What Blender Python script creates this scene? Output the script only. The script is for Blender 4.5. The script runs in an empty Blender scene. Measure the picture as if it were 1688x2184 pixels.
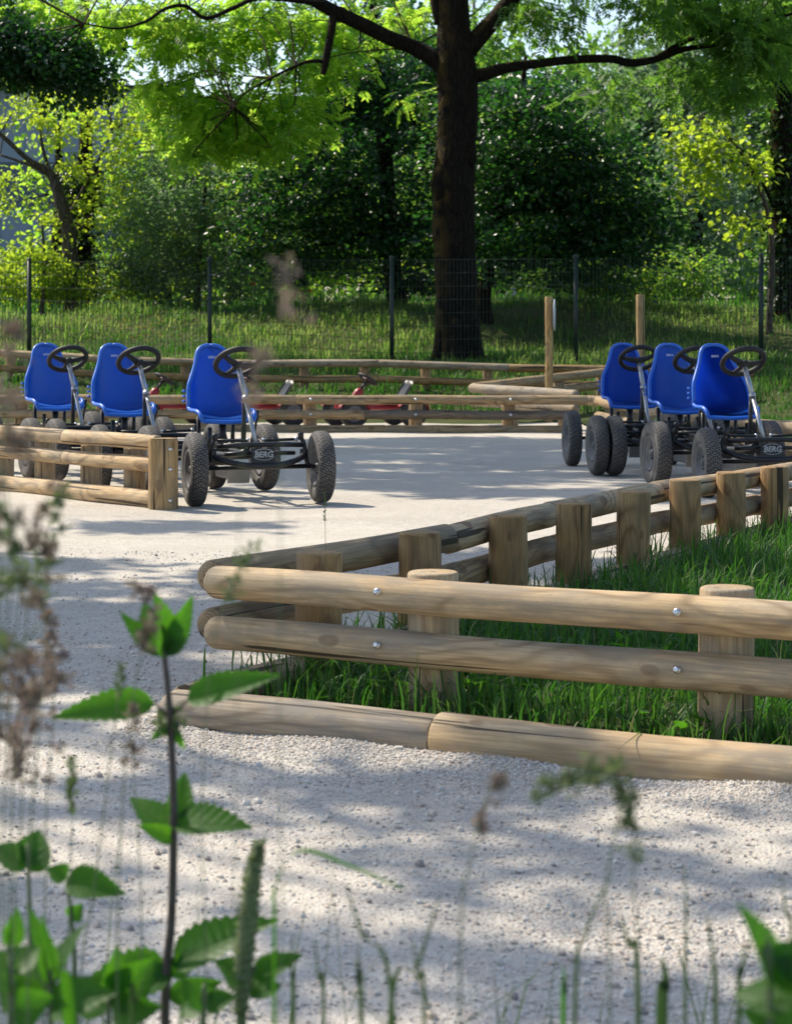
import bpy, bmesh, math, random
import numpy as np
from mathutils import Vector, Matrix, Quaternion
PI = math.pi
R = math.radians
sc = bpy.context.scene
COL = sc.collection

# ------------------------------------------------------------------ camera, sky, sun, exposure
CAM_Z = 0.91
F = 4470.0                      # focal length in units of a 1688 wide picture
HX, HY = 844.0, 722.0           # vertical centre line and horizon of that picture
cam = bpy.data.cameras.new('camera')
camo = bpy.data.objects.new('camera', cam)
COL.objects.link(camo)
camo.location = (0, 0, CAM_Z)
camo.rotation_euler = (R(90), 0, 0)
cam.sensor_fit = 'HORIZONTAL'
cam.sensor_width = 36
cam.lens = 36 * F / 1688
cam.shift_y = -(1092 - HY) / 1688
cam.clip_start = 0.1
cam.clip_end = 2000
cam.dof.use_dof = True
cam.dof.focus_distance = 7.2
cam.dof.aperture_fstop = 14.0
sc.camera = camo

SUN_EL, SUN_A = R(50), R(38)    # the sun stands behind and to the left of the scene
SD = Vector((-math.cos(SUN_EL) * math.cos(SUN_A), math.cos(SUN_EL) * math.sin(SUN_A), math.sin(SUN_EL)))
w = bpy.data.worlds.new('World')
sc.world = w
w.use_nodes = True
nt = w.node_tree
sky = nt.nodes.new('ShaderNodeTexSky')
sky.sky_type = 'NISHITA'
sky.sun_disc = False
sky.sun_elevation = SUN_EL
sky.sun_rotation = math.atan2(SD.x, SD.y)
sky.air_density = 1.0
sky.dust_density = 1.2
sky.ozone_density = 0.6
nt.links.new(sky.outputs[0], nt.nodes['Background'].inputs[0])
nt.nodes['Background'].inputs[1].default_value = 0.15
sun = bpy.data.lights.new('sun', 'SUN')
sun.energy = 4.6
sun.angle = R(0.55)
sun.color = (1.0, 0.91, 0.765)
suno = bpy.data.objects.new('sun', sun)
COL.objects.link(suno)
suno.location = (-20, 15, 30)
suno.rotation_euler = SD.to_track_quat('Z', 'Y').to_euler()
vs = sc.view_settings
vs.view_transform = 'Standard'
vs.look = 'None'
vs.gamma = 1
vs.exposure = 0.5
sc.cycles.max_bounces = 8
sc.cycles.diffuse_bounces = 4
sc.cycles.transparent_max_bounces = 8

def at(px, py, d):
    return Vector(((px - HX) / F * d, d, CAM_Z - (py - HY) / F * d))
def xat(px, d):
    return (px - HX) / F * d

# ------------------------------------------------------------------ object helpers
def tag(o, label=None, cat=None, group=None, kind=None):
    if label: o['label'] = label
    if cat: o['category'] = cat
    if group: o['group'] = group
    if kind: o['kind'] = kind
    return o
def empty(name, loc, rz=0.0, label=None, cat=None, group=None):
    o = bpy.data.objects.new(name, None)
    COL.objects.link(o)
    o.location = loc
    o.rotation_euler = (0, 0, rz)
    o.empty_display_size = 0.1
    return tag(o, label, cat, group)
def mesh_obj(name, me, mat, parent=None, mtx=None):
    o = bpy.data.objects.new(name, me)
    COL.objects.link(o)
    if mat is not None and not me.materials: me.materials.append(mat)
    if parent is not None: o.parent = parent
    if mtx is not None: o.matrix_local = mtx
    return o
def kids(o): return [c for c in COL.objects if c.parent == o]
def copy_tree(o, parent=None):
    c = o.copy()
    COL.objects.link(c)
    if parent is not None:
        c.parent = parent
        c.matrix_parent_inverse = o.matrix_parent_inverse
    for ch in kids(o): copy_tree(ch, c)
    return c

class MB:
    def __init__(s): s.v, s.f, s.sm = [], [], []
    def add(s, vs, fs, smooth=True):
        n = len(s.v)
        s.v += [tuple(a) for a in vs]
        s.f += [tuple(i + n for i in f) for f in fs]
        s.sm += [smooth] * len(fs)
    def tube(s, pts, rad, seg=10, caps=True, dome=0.0, closed=False, wob=None):
        pts = [Vector(p) for p in pts]
        n = len(pts)
        if not hasattr(rad, '__len__'): rad = [rad] * n
        rad = list(rad)
        if dome and not closed:       # rounded ends
            for end in (0, 1):
                i, j = (0, 1) if end == 0 else (-1, -2)
                d = (pts[i] - pts[j]).normalized()
                r = rad[i]
                ext = [(pts[i] + d * (dome * r * math.sin(a)), max(r * math.cos(a), r * .04)) for a in (R(30), R(55), R(75), R(89))]
                if end == 0:
                    pts = [e[0] for e in ext[::-1]] + pts; rad = [e[1] for e in ext[::-1]] + rad
                else:
                    pts += [e[0] for e in ext]; rad += [e[1] for e in ext]
            n = len(pts)
        vs, fs = [], []
        up = None
        for i, p in enumerate(pts):
            if closed: t = pts[(i + 1) % n] - pts[i - 1]
            else: t = pts[min(i + 1, n - 1)] - pts[max(i - 1, 0)]
            t.normalize()
            if up is None:
                up = Vector((0, 0, 1)) if abs(t.z) < .9 else Vector((1, 0, 0))
            a = (up - t * up.dot(t)).normalized()
            b = t.cross(a)
            up = a
            for k in range(seg):
                an = 2 * PI * k / seg
                rr = rad[i] * (wob(p, an) if wob else 1)
                vs.append(p + (a * math.cos(an) + b * math.sin(an)) * rr)
        m = n if closed else n - 1
        for i in range(m):
            for k in range(seg):
                k2 = (k + 1) % seg
                i2 = (i + 1) % n
                fs.append((i * seg + k, i * seg + k2, i2 * seg + k2, i2 * seg + k))
        if caps and not closed:
            fs.append(tuple(range(seg))[::-1])
            fs.append(tuple((n - 1) * seg + k for k in range(seg)))
        s.add(vs, fs)
        if caps and not closed and not dome:
            s.sm[-1] = s.sm[-2] = False
        return s
    def lathe(s, prof, seg=32, axis='Z', loc=(0, 0, 0), closed=False):
        vs, fs = [], []
        n = len(prof)
        for k in range(seg):
            a = 2 * PI * k / seg
            c, sn = math.cos(a), math.sin(a)
            for r, h in prof:
                p = (r * c, r * sn, h) if axis == 'Z' else (h, r * c, r * sn)
                vs.append((p[0] + loc[0], p[1] + loc[1], p[2] + loc[2]))
        m = n if closed else n - 1
        for k in range(seg):
            k2 = (k + 1) % seg
            for i in range(m):
                i2 = (i + 1) % n
                fs.append((k * n + i, k2 * n + i, k2 * n + i2, k * n + i2))
        s.add(vs, fs)
        return s
    def box(s, c, size, rot=None, bev=0.0):
        bm = bmesh.new()
        bmesh.ops.create_cube(bm, size=1)
        for v in bm.verts: v.co = Vector((v.co.x * size[0], v.co.y * size[1], v.co.z * size[2]))
        if bev: bmesh.ops.bevel(bm, geom=bm.edges[:], offset=bev, segments=2, affect='EDGES', profile=.6)
        M = (rot.to_matrix().to_4x4() if rot is not None else Matrix.Identity(4))
        M = Matrix.Translation(c) @ M
        bm.verts.index_update()
        s.add([M @ v.co for v in bm.verts], [[v.index for v in f.verts] for f in bm.faces], False)
        bm.free()
        return s
    def mesh(s, name):
        me = bpy.data.meshes.new(name)
        me.from_pydata(s.v, [], s.f)
        me.polygons.foreach_set('use_smooth', s.sm)
        me.update()
        return me
    def build(s, name, mat, parent=None, mtx=None): return mesh_obj(name, s.mesh(name), mat, parent, mtx)

def np_mesh(name, V, faces_flat, loop_total, smooth=True):
    """V (n,3) float array, faces as a flat index array with an equal or given size each"""
    me = bpy.data.meshes.new(name)
    nf = len(loop_total)
    me.vertices.add(len(V))
    me.vertices.foreach_set('co', np.ascontiguousarray(V, dtype=np.float32).ravel())
    me.loops.add(len(faces_flat))
    me.loops.foreach_set('vertex_index', np.ascontiguousarray(faces_flat, dtype=np.int32))
    me.polygons.add(nf)
    st = np.concatenate(([0], np.cumsum(loop_total)[:-1])).astype(np.int32)
    me.polygons.foreach_set('loop_start', st)
    me.polygons.foreach_set('loop_total', np.asarray(loop_total, dtype=np.int32))
    me.polygons.foreach_set('use_smooth', np.full(nf, smooth))
    me.update(calc_edges=True)
    me.validate()
    return me
def smoothpath(pts, k=6):
    """Catmull-Rom through (x,y,z[,r]) points"""
    P = [np.array(p, float) for p in pts]
    P = [2 * P[0] - P[1]] + P + [2 * P[-1] - P[-2]]
    out = []
    for i in range(1, len(P) - 2):
        for j in range(k):
            t = j / k
            out.append(.5 * (2 * P[i] + (P[i + 1] - P[i - 1]) * t + (2 * P[i - 1] - 5 * P[i] + 4 * P[i + 1] - P[i + 2]) * t * t
                             + (3 * P[i] - P[i - 1] - 3 * P[i + 1] + P[i + 2]) * t ** 3))
    out.append(P[-2])
    return out
def unit(a): return a / np.maximum(np.linalg.norm(a, axis=1, keepdims=True), 1e-9)
def sstep(a, b, x):
    t = np.clip((x - a) / (b - a), 0, 1)
    return t * t * (3 - 2 * t)

# ------------------------------------------------------------------ materials
class NT:
    def __init__(s, name):
        s.m = bpy.data.materials.new(name)
        s.m.use_nodes = True
        s.t = s.m.node_tree
        s.t.nodes.clear()
        s.out = s.n('ShaderNodeOutputMaterial')
    def n(s, typ, **kw):
        nd = s.t.nodes.new(typ)
        for k, v in kw.items(): setattr(nd, k, v)
        return nd
    def set(s, sock, v):
        if isinstance(v, bpy.types.NodeSocket): s.t.links.new(v, sock)
        elif v is not None:
            if hasattr(sock.default_value, '__len__') and hasattr(v, '__len__') and len(v) == 3 and len(sock.default_value) == 4: v = (*v, 1)
            sock.default_value = v
    def math(s, op, a, b=None, c=None, clamp=False):
        nd = s.n('ShaderNodeMath', operation=op, use_clamp=clamp)
        for i, v in enumerate((a, b, c)): s.set(nd.inputs[i], v)
        return nd.outputs[0]
    def vmath(s, op, a, b=None):
        nd = s.n('ShaderNodeVectorMath', operation=op)
        s.set(nd.inputs[0], a)
        if b is not None: s.set(nd.inputs[1], b)
        return nd.outputs['Value'] if op in ('LENGTH', 'DOT_PRODUCT') else nd.outputs[0]
    def scale(s, v, xyz): return s.vmath('MULTIPLY', v, xyz)
    def obj(s): return s.n('ShaderNodeTexCoord').outputs['Object']
    def noise(s, v, scale, detail=4, rough=.55, dist=0.0, out='Fac'):
        nd = s.n('ShaderNodeTexNoise')
        s.set(nd.inputs['Vector'], v); s.set(nd.inputs['Scale'], scale); s.set(nd.inputs['Detail'], detail)
        s.set(nd.inputs['Roughness'], rough); s.set(nd.inputs['Distortion'], dist)
        return nd.outputs[out]
    def voro(s, v, scale, feature='F1', rnd=1.0):
        nd = s.n('ShaderNodeTexVoronoi', feature=feature)
        s.set(nd.inputs['Vector'], v); s.set(nd.inputs['Scale'], scale); s.set(nd.inputs['Randomness'], rnd)
        return nd.outputs
    def ramp(s, f, stops, interp='LINEAR'):
        nd = s.n('ShaderNodeValToRGB')
        cr = nd.color_ramp
        cr.interpolation = interp
        while len(cr.elements) < len(stops): cr.elements.new(.5)
        for e, (p, c) in zip(cr.elements, stops):
            e.position = p
            e.color = (*c, 1) if hasattr(c, '__len__') else (c, c, c, 1)
        s.set(nd.inputs[0], f)
        return nd.outputs[0]
    def mix(s, f, a, b, mode='MIX'):
        nd = s.n('ShaderNodeMix', data_type='RGBA', blend_type=mode)
        s.set(nd.inputs[0], f); s.set(nd.inputs[6], a); s.set(nd.inputs[7], b)
        return nd.outputs[2]
    def bump(s, h, strength=.3, dist=.01):
        nd = s.n('ShaderNodeBump')
        s.set(nd.inputs['Strength'], strength); s.set(nd.inputs['Distance'], dist); s.set(nd.inputs['Height'], h)
        return nd.outputs[0]
    def bsdf(s, col, rough=.6, normal=None, metal=0.0, spec=.5, coat=0.0):
        nd = s.n('ShaderNodeBsdfPrincipled')
        s.set(nd.inputs['Base Color'], col); s.set(nd.inputs['Roughness'], rough); s.set(nd.inputs['Metallic'], metal)
        s.set(nd.inputs['Specular IOR Level'], spec); s.set(nd.inputs['Coat Weight'], coat)
        if normal is not None: s.set(nd.inputs['Normal'], normal)
        return nd.outputs[0]
    def finish(s, sh, disp=None):
        s.t.links.new(sh, s.out.inputs['Surface'])
        return s.m
    def rnd_island(s): return s.n('ShaderNodeNewGeometry').outputs['Random Per Island']
    def rnd_obj(s): return s.n('ShaderNodeObjectInfo').outputs['Random']

def mat_wood():
    s = NT('round_timber')
    oi = s.n('ShaderNodeObjectInfo')
    off = s.n('ShaderNodeCombineXYZ')
    s.set(off.inputs[2], s.math('MULTIPLY', oi.outputs['Random'], 53.0))
    co = s.obj()
    c2 = s.vmath('ADD', co, off.outputs[0])
    # the pith wanders off the axis, so the rings come out on the surface as long figures
    wob = s.noise(s.scale(c2, (2.0, 2.0, 1.3)), 1.0, 2, .5, out='Color')
    wob = s.scale(s.vmath('SUBTRACT', wob, (.5, .5, .5)), (.085, .085, 0))
    pc = s.vmath('ADD', s.scale(co, (1, 1, 0)), wob)
    rr = s.vmath('LENGTH', pc)
    rr = s.math('ADD', rr, s.math('MULTIPLY', s.noise(s.scale(c2, (25, 25, 3)), 1.0, 3), .006))
    ring = s.math('SINE', s.math('MULTIPLY', rr, 2 * PI / .0068))
    ring = s.math('MULTIPLY', s.math('POWER', s.math('MULTIPLY_ADD', ring, .5, .5), 2.6), s.ramp(s.noise(s.scale(c2, (12, 12, 2.5)), 1.0, 3), [(.35, .25), (.62, 1)]))
    grain = s.noise(s.scale(c2, (160, 160, 5)), 1.0, 4, .6)
    patch = s.noise(s.scale(c2, (9, 9, 2.2)), 1.0, 5, .62)
    base = s.ramp(patch, [(.28, (.33, .235, .135)), (.44, (.46, .35, .22)), (.58, (.45, .37, .265)), (.74, (.33, .295, .24))])
    base = s.mix(s.math('MULTIPLY', ring, .7), base, (.13, .09, .052))
    base = s.mix(s.math('MULTIPLY', s.ramp(grain, [(.38, 1), (.58, 0)]), .5), base, (.18, .13, .08))
    # knots
    vo = s.n('ShaderNodeTexVoronoi')
    s.set(vo.inputs['Vector'], s.scale(c2, (13, 13, 7.5))); s.set(vo.inputs['Scale'], 1.0)
    kn = s.ramp(vo.outputs['Distance'], [(.06, 1), (.12, .55), (.16, .95), (.24, .8), (.27, 0)])
    sep = s.n('ShaderNodeSeparateColor')
    s.set(sep.inputs[0], vo.outputs['Color'])
    kn = s.math('MULTIPLY', kn, s.math('GREATER_THAN', sep.outputs[0], .55))
    base = s.mix(s.math('MULTIPLY', kn, .7), base, (.14, .08, .045))
    # grey stains and drying cracks
    st = s.ramp(s.noise(s.scale(c2, (10, 10, 3.5)), 1.0, 6, .72), [(.48, 0), (.60, 1)])
    base = s.mix(s.math('MULTIPLY', st, .62), base, (.215, .195, .17))
    cr = s.ramp(s.noise(s.scale(c2, (34, 34, .9)), 1.0, 2, .5), [(.640, 0), (.655, 1)])
    base = s.mix(s.math('MULTIPLY', cr, .92), base, (.035, .028, .02))
    col = s.mix(1.0, base, oi.outputs['Color'], 'MULTIPLY')
    h = s.math('SUBTRACT', s.math('MULTIPLY_ADD', grain, .5, s.math('MULTIPLY', ring, .15)), s.math('MULTIPLY', cr, 1.5))
    return s.finish(s.bsdf(col, .72, s.bump(h, .5, .003), spec=.35))

def mat_gravel(name='gravel', pebble=False):
    s = NT(name)
    if pebble:
        r = s.rnd_island()
        col = s.ramp(r, [(0, (.56, .51, .44)), (.3, (.65, .605, .53)), (.52, (.57, .46, .36)), (.72, (.60, .57, .515)), (.86, (.38, .30, .24)), (.94, (.17, .14, .13))], 'CONSTANT')
        n = s.noise(s.obj(), 300, 3)
        col = s.mix(.3, col, s.ramp(n, [(.3, (.44, .39, .34)), (.7, (.66, .62, .57))]))
        return s.finish(s.bsdf(col, .85, s.bump(n, .3, .002), spec=.2))
    co = s.obj()
    big = s.noise(co, .9, 5, .6)
    coarse = s.ramp(big, [(.40, 0), (.62, 1)])
    v1 = s.voro(co, 125)
    v2 = s.voro(co, 380)
    sep = s.n('ShaderNodeSeparateColor'); s.set(sep.inputs[0], v1['Color'])
    stone = s.ramp(sep.outputs[0], [(0, (.55, .51, .435)), (.3, (.635, .595, .51)), (.52, (.555, .465, .37)), (.72, (.585, .56, .495)), (.87, (.40, .32, .26)), (.95, (.20, .165, .15))], 'CONSTANT')
    sep2 = s.n('ShaderNodeSeparateColor'); s.set(sep2.inputs[0], v2['Color'])
    dust = s.ramp(sep2.outputs[0], [(0, (.545, .515, .44)), (.5, (.635, .60, .515)), (.9, (.465, .405, .325))])
    edge = s.ramp(v1['Distance'], [(.35, 0), (.75, 1)])
    stone = s.mix(s.math('MULTIPLY', edge, .42), stone, (.33, .28, .24))
    f = s.math('MULTIPLY_ADD', coarse, .55, .4)
    col = s.mix(f, dust, stone)
    mott = s.noise(co, 14, 4, .6)
    col = s.mix(.18, col, s.ramp(mott, [(.3, (.45, .40, .36)), (.7, (.8, .78, .75))]))
    # worn lanes: packed, slightly darker streaks along the track, and damp patches
    lane = s.noise(s.scale(co, (.45, 1.9, 1)), 1.0, 5, .65, .8)
    col = s.mix(s.math('MULTIPLY', s.ramp(lane, [(.42, 0), (.66, 1)]), .32), col, (.40, .35, .285))
    grit = s.voro(co, 26)
    col = s.mix(s.math('MULTIPLY', s.ramp(grit['Distance'], [(.06, 1), (.16, 0)]), .5), col, (.24, .20, .17))
    h = s.math('ADD', s.math('MULTIPLY', s.math('SUBTRACT', 1.0, v1['Distance']), s.math('MULTIPLY_ADD', coarse, .6, .4)), s.math('MULTIPLY', v2['Distance'], -.35))
    h = s.math('ADD', h, s.math('MULTIPLY', mott, 1.5))
    return s.finish(s.bsdf(col, .9, s.bump(h, .95, .0060), spec=.15))

def mat_leaf(name, cols, trans, tf=.45, rough=.45, spec=.4):
    s = NT(name)
    r = s.rnd_island()
    n = len(cols)
    col = s.ramp(r, [(i / max(n - 1, 1), c) for i, c in enumerate(cols)])
    b = s.bsdf(col, rough, spec=spec)
    t = s.n('ShaderNodeBsdfTranslucent')
    s.set(t.inputs[0], s.mix(r, trans[0], trans[1]))
    m = s.n('ShaderNodeMixShader')
    s.set(m.inputs[0], tf)
    s.t.links.new(b, m.inputs[1]); s.t.links.new(t.outputs[0], m.inputs[2])
    return s.finish(m.outputs[0])

def mat_bark(name, a, b, top_left_tone=None):
    s = NT(name)
    co = s.obj()
    n = s.noise(s.scale(co, (9, 9, 2.2)), 1.6, 6, .65, .6)
    v = s.voro(s.vmath('ADD', s.scale(co, (11, 11, 2.6)), s.scale(s.noise(co, 5, 3, out='Color'), (1.2, 1.2, 1.2))), 1.6, 'DISTANCE_TO_EDGE')['Distance']
    h = s.math('ADD', s.math('MULTIPLY', s.ramp(v, [(0, 0), (.3, 1)]), .7), n)
    col = s.mix(s.ramp(h, [(.35, 0), (1.1, 1)]), a, b)
    if top_left_tone:
        sx = s.n('ShaderNodeSeparateXYZ')
        s.set(sx.inputs[0], s.n('ShaderNodeNewGeometry').outputs['Normal'])
        f = s.math('MULTIPLY', s.ramp(s.math('SUBTRACT', s.math('MULTIPLY', sx.outputs[2], .8), sx.outputs[0]), [(.2, 0), (.8, 1)]), s.ramp(s.noise(co, 6, 4), [(.4, 0), (.6, 1)]))
        col = s.mix(s.math('MULTIPLY', f, .8), col, top_left_tone)
    return s.finish(s.bsdf(col, .92, s.bump(h, .9, .03), spec=.15))

def mat_simple(name, col, rough=.5, metal=0, spec=.5, nscale=40, namp=.18, bump=.08, coat=0, bd=.002):
    s = NT(name)
    co = s.obj()
    n = s.noise(co, nscale, 5, .6)
    c = s.mix(s.math('MULTIPLY', s.ramp(n, [(.35, 0), (.7, 1)]), namp * 2), col, tuple(min(1, x * 1.0 + .10) for x in col))
    rg = s.math('ADD', rough - .08, s.math('MULTIPLY', n, .16))
    return s.finish(s.bsdf(c, rg, s.bump(n, bump, bd), metal, spec, coat))

def mat_tyre():
    s = NT('tyre_rubber')
    co = s.obj()
    sx = s.n('ShaderNodeSeparateXYZ'); s.set(sx.inputs[0], co)
    ang = s.math('ARCTAN2', sx.outputs[2], sx.outputs[1])
    cv = s.n('ShaderNodeCombineXYZ')
    s.set(cv.inputs[0], s.math('MULTIPLY', sx.outputs[0], 1.0))
    # blocks in five rows across the tread, slightly arrow-shaped
    s.set(cv.inputs[1], s.math('ADD', s.math('MULTIPLY', ang, .2), s.math('MULTIPLY', s.math('ABSOLUTE', sx.outputs[0]), .5)))
    br = s.n('ShaderNodeTexBrick')
    s.set(br.inputs['Vector'], cv.outputs[0]); s.set(br.inputs['Scale'], 1.0)
    s.set(br.inputs['Brick Width'], .026); s.set(br.inputs['Row Height'], .0155); s.set(br.inputs['Mortar Size'], .0034); s.set(br.inputs['Mortar Smooth'], .3)
    rad = s.math('POWER', s.math('ADD', s.math('POWER', sx.outputs[1], 2.0), s.math('POWER', sx.outputs[2], 2.0)), .5)
    trd = s.ramp(rad, [(.168, 0), (.178, 1)])
    mortar = s.math('MULTIPLY', br.outputs['Fac'], trd)
    n = s.noise(co, 18, 5, .65)
    dust = s.ramp(n, [(.35, 0), (.75, 1)])
    col = s.mix(s.math('MULTIPLY_ADD', dust, .5, .15), (.06, .058, .056), (.24, .215, .19))
    col = s.mix(s.math('MULTIPLY', mortar, .85), col, (.010, .010, .011))
    h = s.math('SUBTRACT', s.math('MULTIPLY', n, .2), mortar)
    return s.finish(s.bsdf(col, .72, s.bump(h, .9, .006), spec=.4))

def mat_grass(name, a, b, c, trans, tf=.35):
    return mat_leaf(name, [a, b, c], trans, tf, .55, .25)

def mat_ground(name, a, b, dirt, sc_=3.0):
    s = NT(name)
    co = s.obj()
    n = s.noise(co, sc_, 6, .65)
    n2 = s.noise(co, 45, 4, .7)
    col = s.mix(s.ramp(n, [(.35, 0), (.65, 1)]), a, b)
    col = s.mix(s.math('MULTIPLY', s.ramp(n2, [(.45, 0), (.7, 1)]), .6), col, dirt)
    return s.finish(s.bsdf(col, .95, s.bump(n2, .8, .03), spec=.1))

M = {}
M['wood'] = mat_wood()
M['gravel'] = mat_gravel()
M['pebble'] = mat_gravel('pebbles', True)
M['bolt'] = mat_simple('zinc_bolt', (.62, .62, .63), .32, 1.0, nscale=300)
M['blue'] = mat_simple('blue_plastic', (.004, .112, .56), .36, 0, .5, 9, .035, .05, .15)
M['black'] = mat_simple('black_paint', (.010, .010, .012), .42, 0, .4, 60, .03, .05)
M['foam'] = mat_simple('black_grip', (.014, .014, .015), .6, 0, .4, 200, .04, .25)
M['steel'] = mat_simple('grey_steel_tube', (.36, .37, .39), .35, .7, nscale=60, namp=.1)
M['rim'] = mat_simple('grey_rim', (.075, .075, .08), .5, 0, .45, 30, .2)
M['zinc'] = mat_simple('zinc_plate', (.24, .24, .24), .45, .6, nscale=30, namp=.12)
M['white'] = mat_simple('white_print', (.72, .73, .74), .5, nscale=50, namp=.05)
M['sign'] = mat_simple('pale_sign_face', (.42, .46, .52), .45, nscale=20, namp=.05)
M['print'] = mat_simple('grey_print', (.34, .35, .36), .5, nscale=50, namp=.05)
M['red'] = mat_simple('red_plastic', (.26, .008, .014), .4, 0, .5, 30, .02)
M['tyre'] = mat_tyre()
M['green_paint'] = mat_simple('dark_green_coating', (.004, .018, .010), .5, nscale=50, namp=.02)
M['bark'] = mat_bark('shade_darkened_bark', (.003, .0025, .002), (.015, .0115, .0085), (.07, .045, .012))  # base colours darkened to stand in for canopy shade on the trunks
M['bark_grey'] = mat_bark('grey_bark', (.03, .025, .02), (.12, .10, .08))
M['bank'] = mat_ground('bank_soil', (.05, .075, .02), (.09, .10, .035), (.10, .075, .045))
M['lawn'] = mat_ground('lawn_soil', (.035, .06, .012), (.05, .08, .02), (.05, .04, .025))
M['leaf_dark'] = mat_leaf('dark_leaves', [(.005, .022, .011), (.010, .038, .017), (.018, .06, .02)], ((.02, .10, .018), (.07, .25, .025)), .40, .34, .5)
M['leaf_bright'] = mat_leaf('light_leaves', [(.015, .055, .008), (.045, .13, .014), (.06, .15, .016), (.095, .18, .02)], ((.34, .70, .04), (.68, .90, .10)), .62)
M['leaf_yellow'] = mat_leaf('yellow_green_leaves', [(.05, .12, .012), (.08, .16, .016), (.11, .18, .02)], ((.44, .66, .03), (.66, .80, .06)), .58)
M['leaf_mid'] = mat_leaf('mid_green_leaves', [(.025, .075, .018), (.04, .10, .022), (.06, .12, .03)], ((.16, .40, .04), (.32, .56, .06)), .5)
M['leaf_grey'] = mat_leaf('grey_green_leaves', [(.06, .10, .05), (.08, .13, .065), (.10, .15, .08)], ((.18, .36, .10), (.28, .44, .15)), .45, .45)
M['leaf_haze'] = mat_leaf('hazed_leaves', [(.07, .12, .075), (.10, .16, .10), (.13, .19, .12)], ((.18, .34, .12), (.28, .44, .18)), .4, .5)  # distance haze mixed into the leaf colour
M['leaf_ivy'] = mat_leaf('ivy_leaves', [(.012, .03, .01), (.02, .05, .014), (.035, .07, .02)], ((.05, .14, .02), (.1, .2, .03)), .25, .3, .6)
M['grass'] = mat_leaf('lush_grass', [(.014, .055, .010), (.024, .085, .014), (.04, .11, .02), (.055, .12, .025), (.16, .14, .06)], ((.06, .24, .02), (.14, .36, .03)), .35, .5, .25)
M['grass_dry'] = mat_grass('meadow_grass', (.07, .13, .025), (.13, .18, .045), (.27, .25, .12), ((.30, .56, .06), (.50, .62, .16)), .48)
M['nettle'] = mat_leaf('nettle_leaf', [(.014, .06, .008), (.02, .075, .010), (.03, .095, .014)], ((.09, .36, .012), (.16, .46, .02)), .42, .5, .3)
def mat_nettle():
    s = NT('nettle_leaf')
    sx = s.n('ShaderNodeSeparateXYZ'); s.set(sx.inputs[0], s.obj())
    ay = s.math('ABSOLUTE', sx.outputs[1])
    v = s.math('SINE', s.math('MULTIPLY', s.math('SUBTRACT', sx.outputs[0], s.math('MULTIPLY', ay, 1.1)), 2 * PI / .0105))
    vein = s.math('MAXIMUM', s.ramp(v, [(.80, 0), (.97, 1)]), s.ramp(s.math('MULTIPLY', ay, 500.0), [(.3, 1), (.7, 0)]))
    n = s.noise(s.obj(), 60, 4)
    r = s.rnd_obj()
    col = s.mix(r, s.mix(n, (.012, .052, .007), (.03, .10, .014)), s.mix(n, (.02, .075, .010), (.05, .12, .018)))
    col = s.mix(s.math('MULTIPLY', vein, .4), col, (.07, .15, .04))
    t = s.n('ShaderNodeBsdfTranslucent')
    s.set(t.inputs[0], s.mix(s.math('MULTIPLY', vein, .45), s.mix(n, (.07, .32, .012), (.18, .48, .02)), (.04, .18, .01)))
    m = s.n('ShaderNodeMixShader'); s.set(m.inputs[0], .42)
    s.t.links.new(s.bsdf(col, .5, s.bump(s.math('SUBTRACT', n, vein), .5, .0012), spec=.3), m.inputs[1]); s.t.links.new(t.outputs[0], m.inputs[2])
    return s.finish(m.outputs[0])
M['nettle'] = mat_nettle()
def mat_seat():
    s = NT('blue_plastic')
    co = s.obj()
    r = s.rnd_obj()
    base = s.mix(r, (.004, .100, .52), (.007, .125, .58))
    n = s.noise(co, 5, 5, .65)
    f = s.noise(s.scale(co, (40, 40, 160)), 1.0, 3, .6)
    sz = s.n('ShaderNodeSeparateXYZ'); s.set(sz.inputs[0], co)
    dust = s.math('MULTIPLY', s.ramp(n, [(.45, 0), (.75, 1)]), .10)
    col = s.mix(dust, base, (.30, .32, .36))
    scr = s.ramp(f, [(.68, 0), (.74, 1)])
    col = s.mix(s.math('MULTIPLY', scr, .14), col, (.25, .34, .55))
    return s.finish(s.bsdf(col, s.math('MULTIPLY_ADD', n, .25, .24), s.bump(f, .06, .002), spec=.5, coat=.1))
M['blue'] = mat_seat()
M['stem'] = mat_simple('nettle_stem', (.075, .05, .04), .7, nscale=80)
M['stalk'] = mat_simple('grass_stalk', (.10, .14, .05), .7, nscale=80)
M['seed'] = mat_leaf('seed_head', [(.16, .11, .10), (.24, .17, .14), (.20, .18, .12)], ((.3, .2, .16), (.3, .26, .18)), .3, .7)
M['seed_pale'] = mat_leaf('pale_green_florets', [(.16, .22, .09), (.22, .28, .13), (.26, .22, .18)], ((.25, .36, .12), (.3, .36, .18)), .3, .7)
M['seed_green'] = mat_leaf('green_seed_head', [(.10, .15, .06), (.15, .18, .09), (.16, .14, .10)], ((.14, .24, .06), (.2, .28, .08)), .3, .7)
M['blade_dark'] = mat_leaf('grey_green_blade', [(.03, .06, .022), (.045, .075, .03), (.06, .08, .035)], ((.06, .14, .03), (.10, .18, .05)), .3, .6, .2)  # dark grey-green blade colour with low translucency
M['poppy'] = mat_leaf('poppy_petals', [(.6, .02, .01), (.7, .05, .015)], ((.8, .05, .02), (.8, .1, .03)), .4)
M['yellow'] = mat_leaf('yellow_petals', [(.6, .42, .01), (.7, .5, .02)], ((.7, .5, .02), (.7, .55, .03)), .3)

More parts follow.
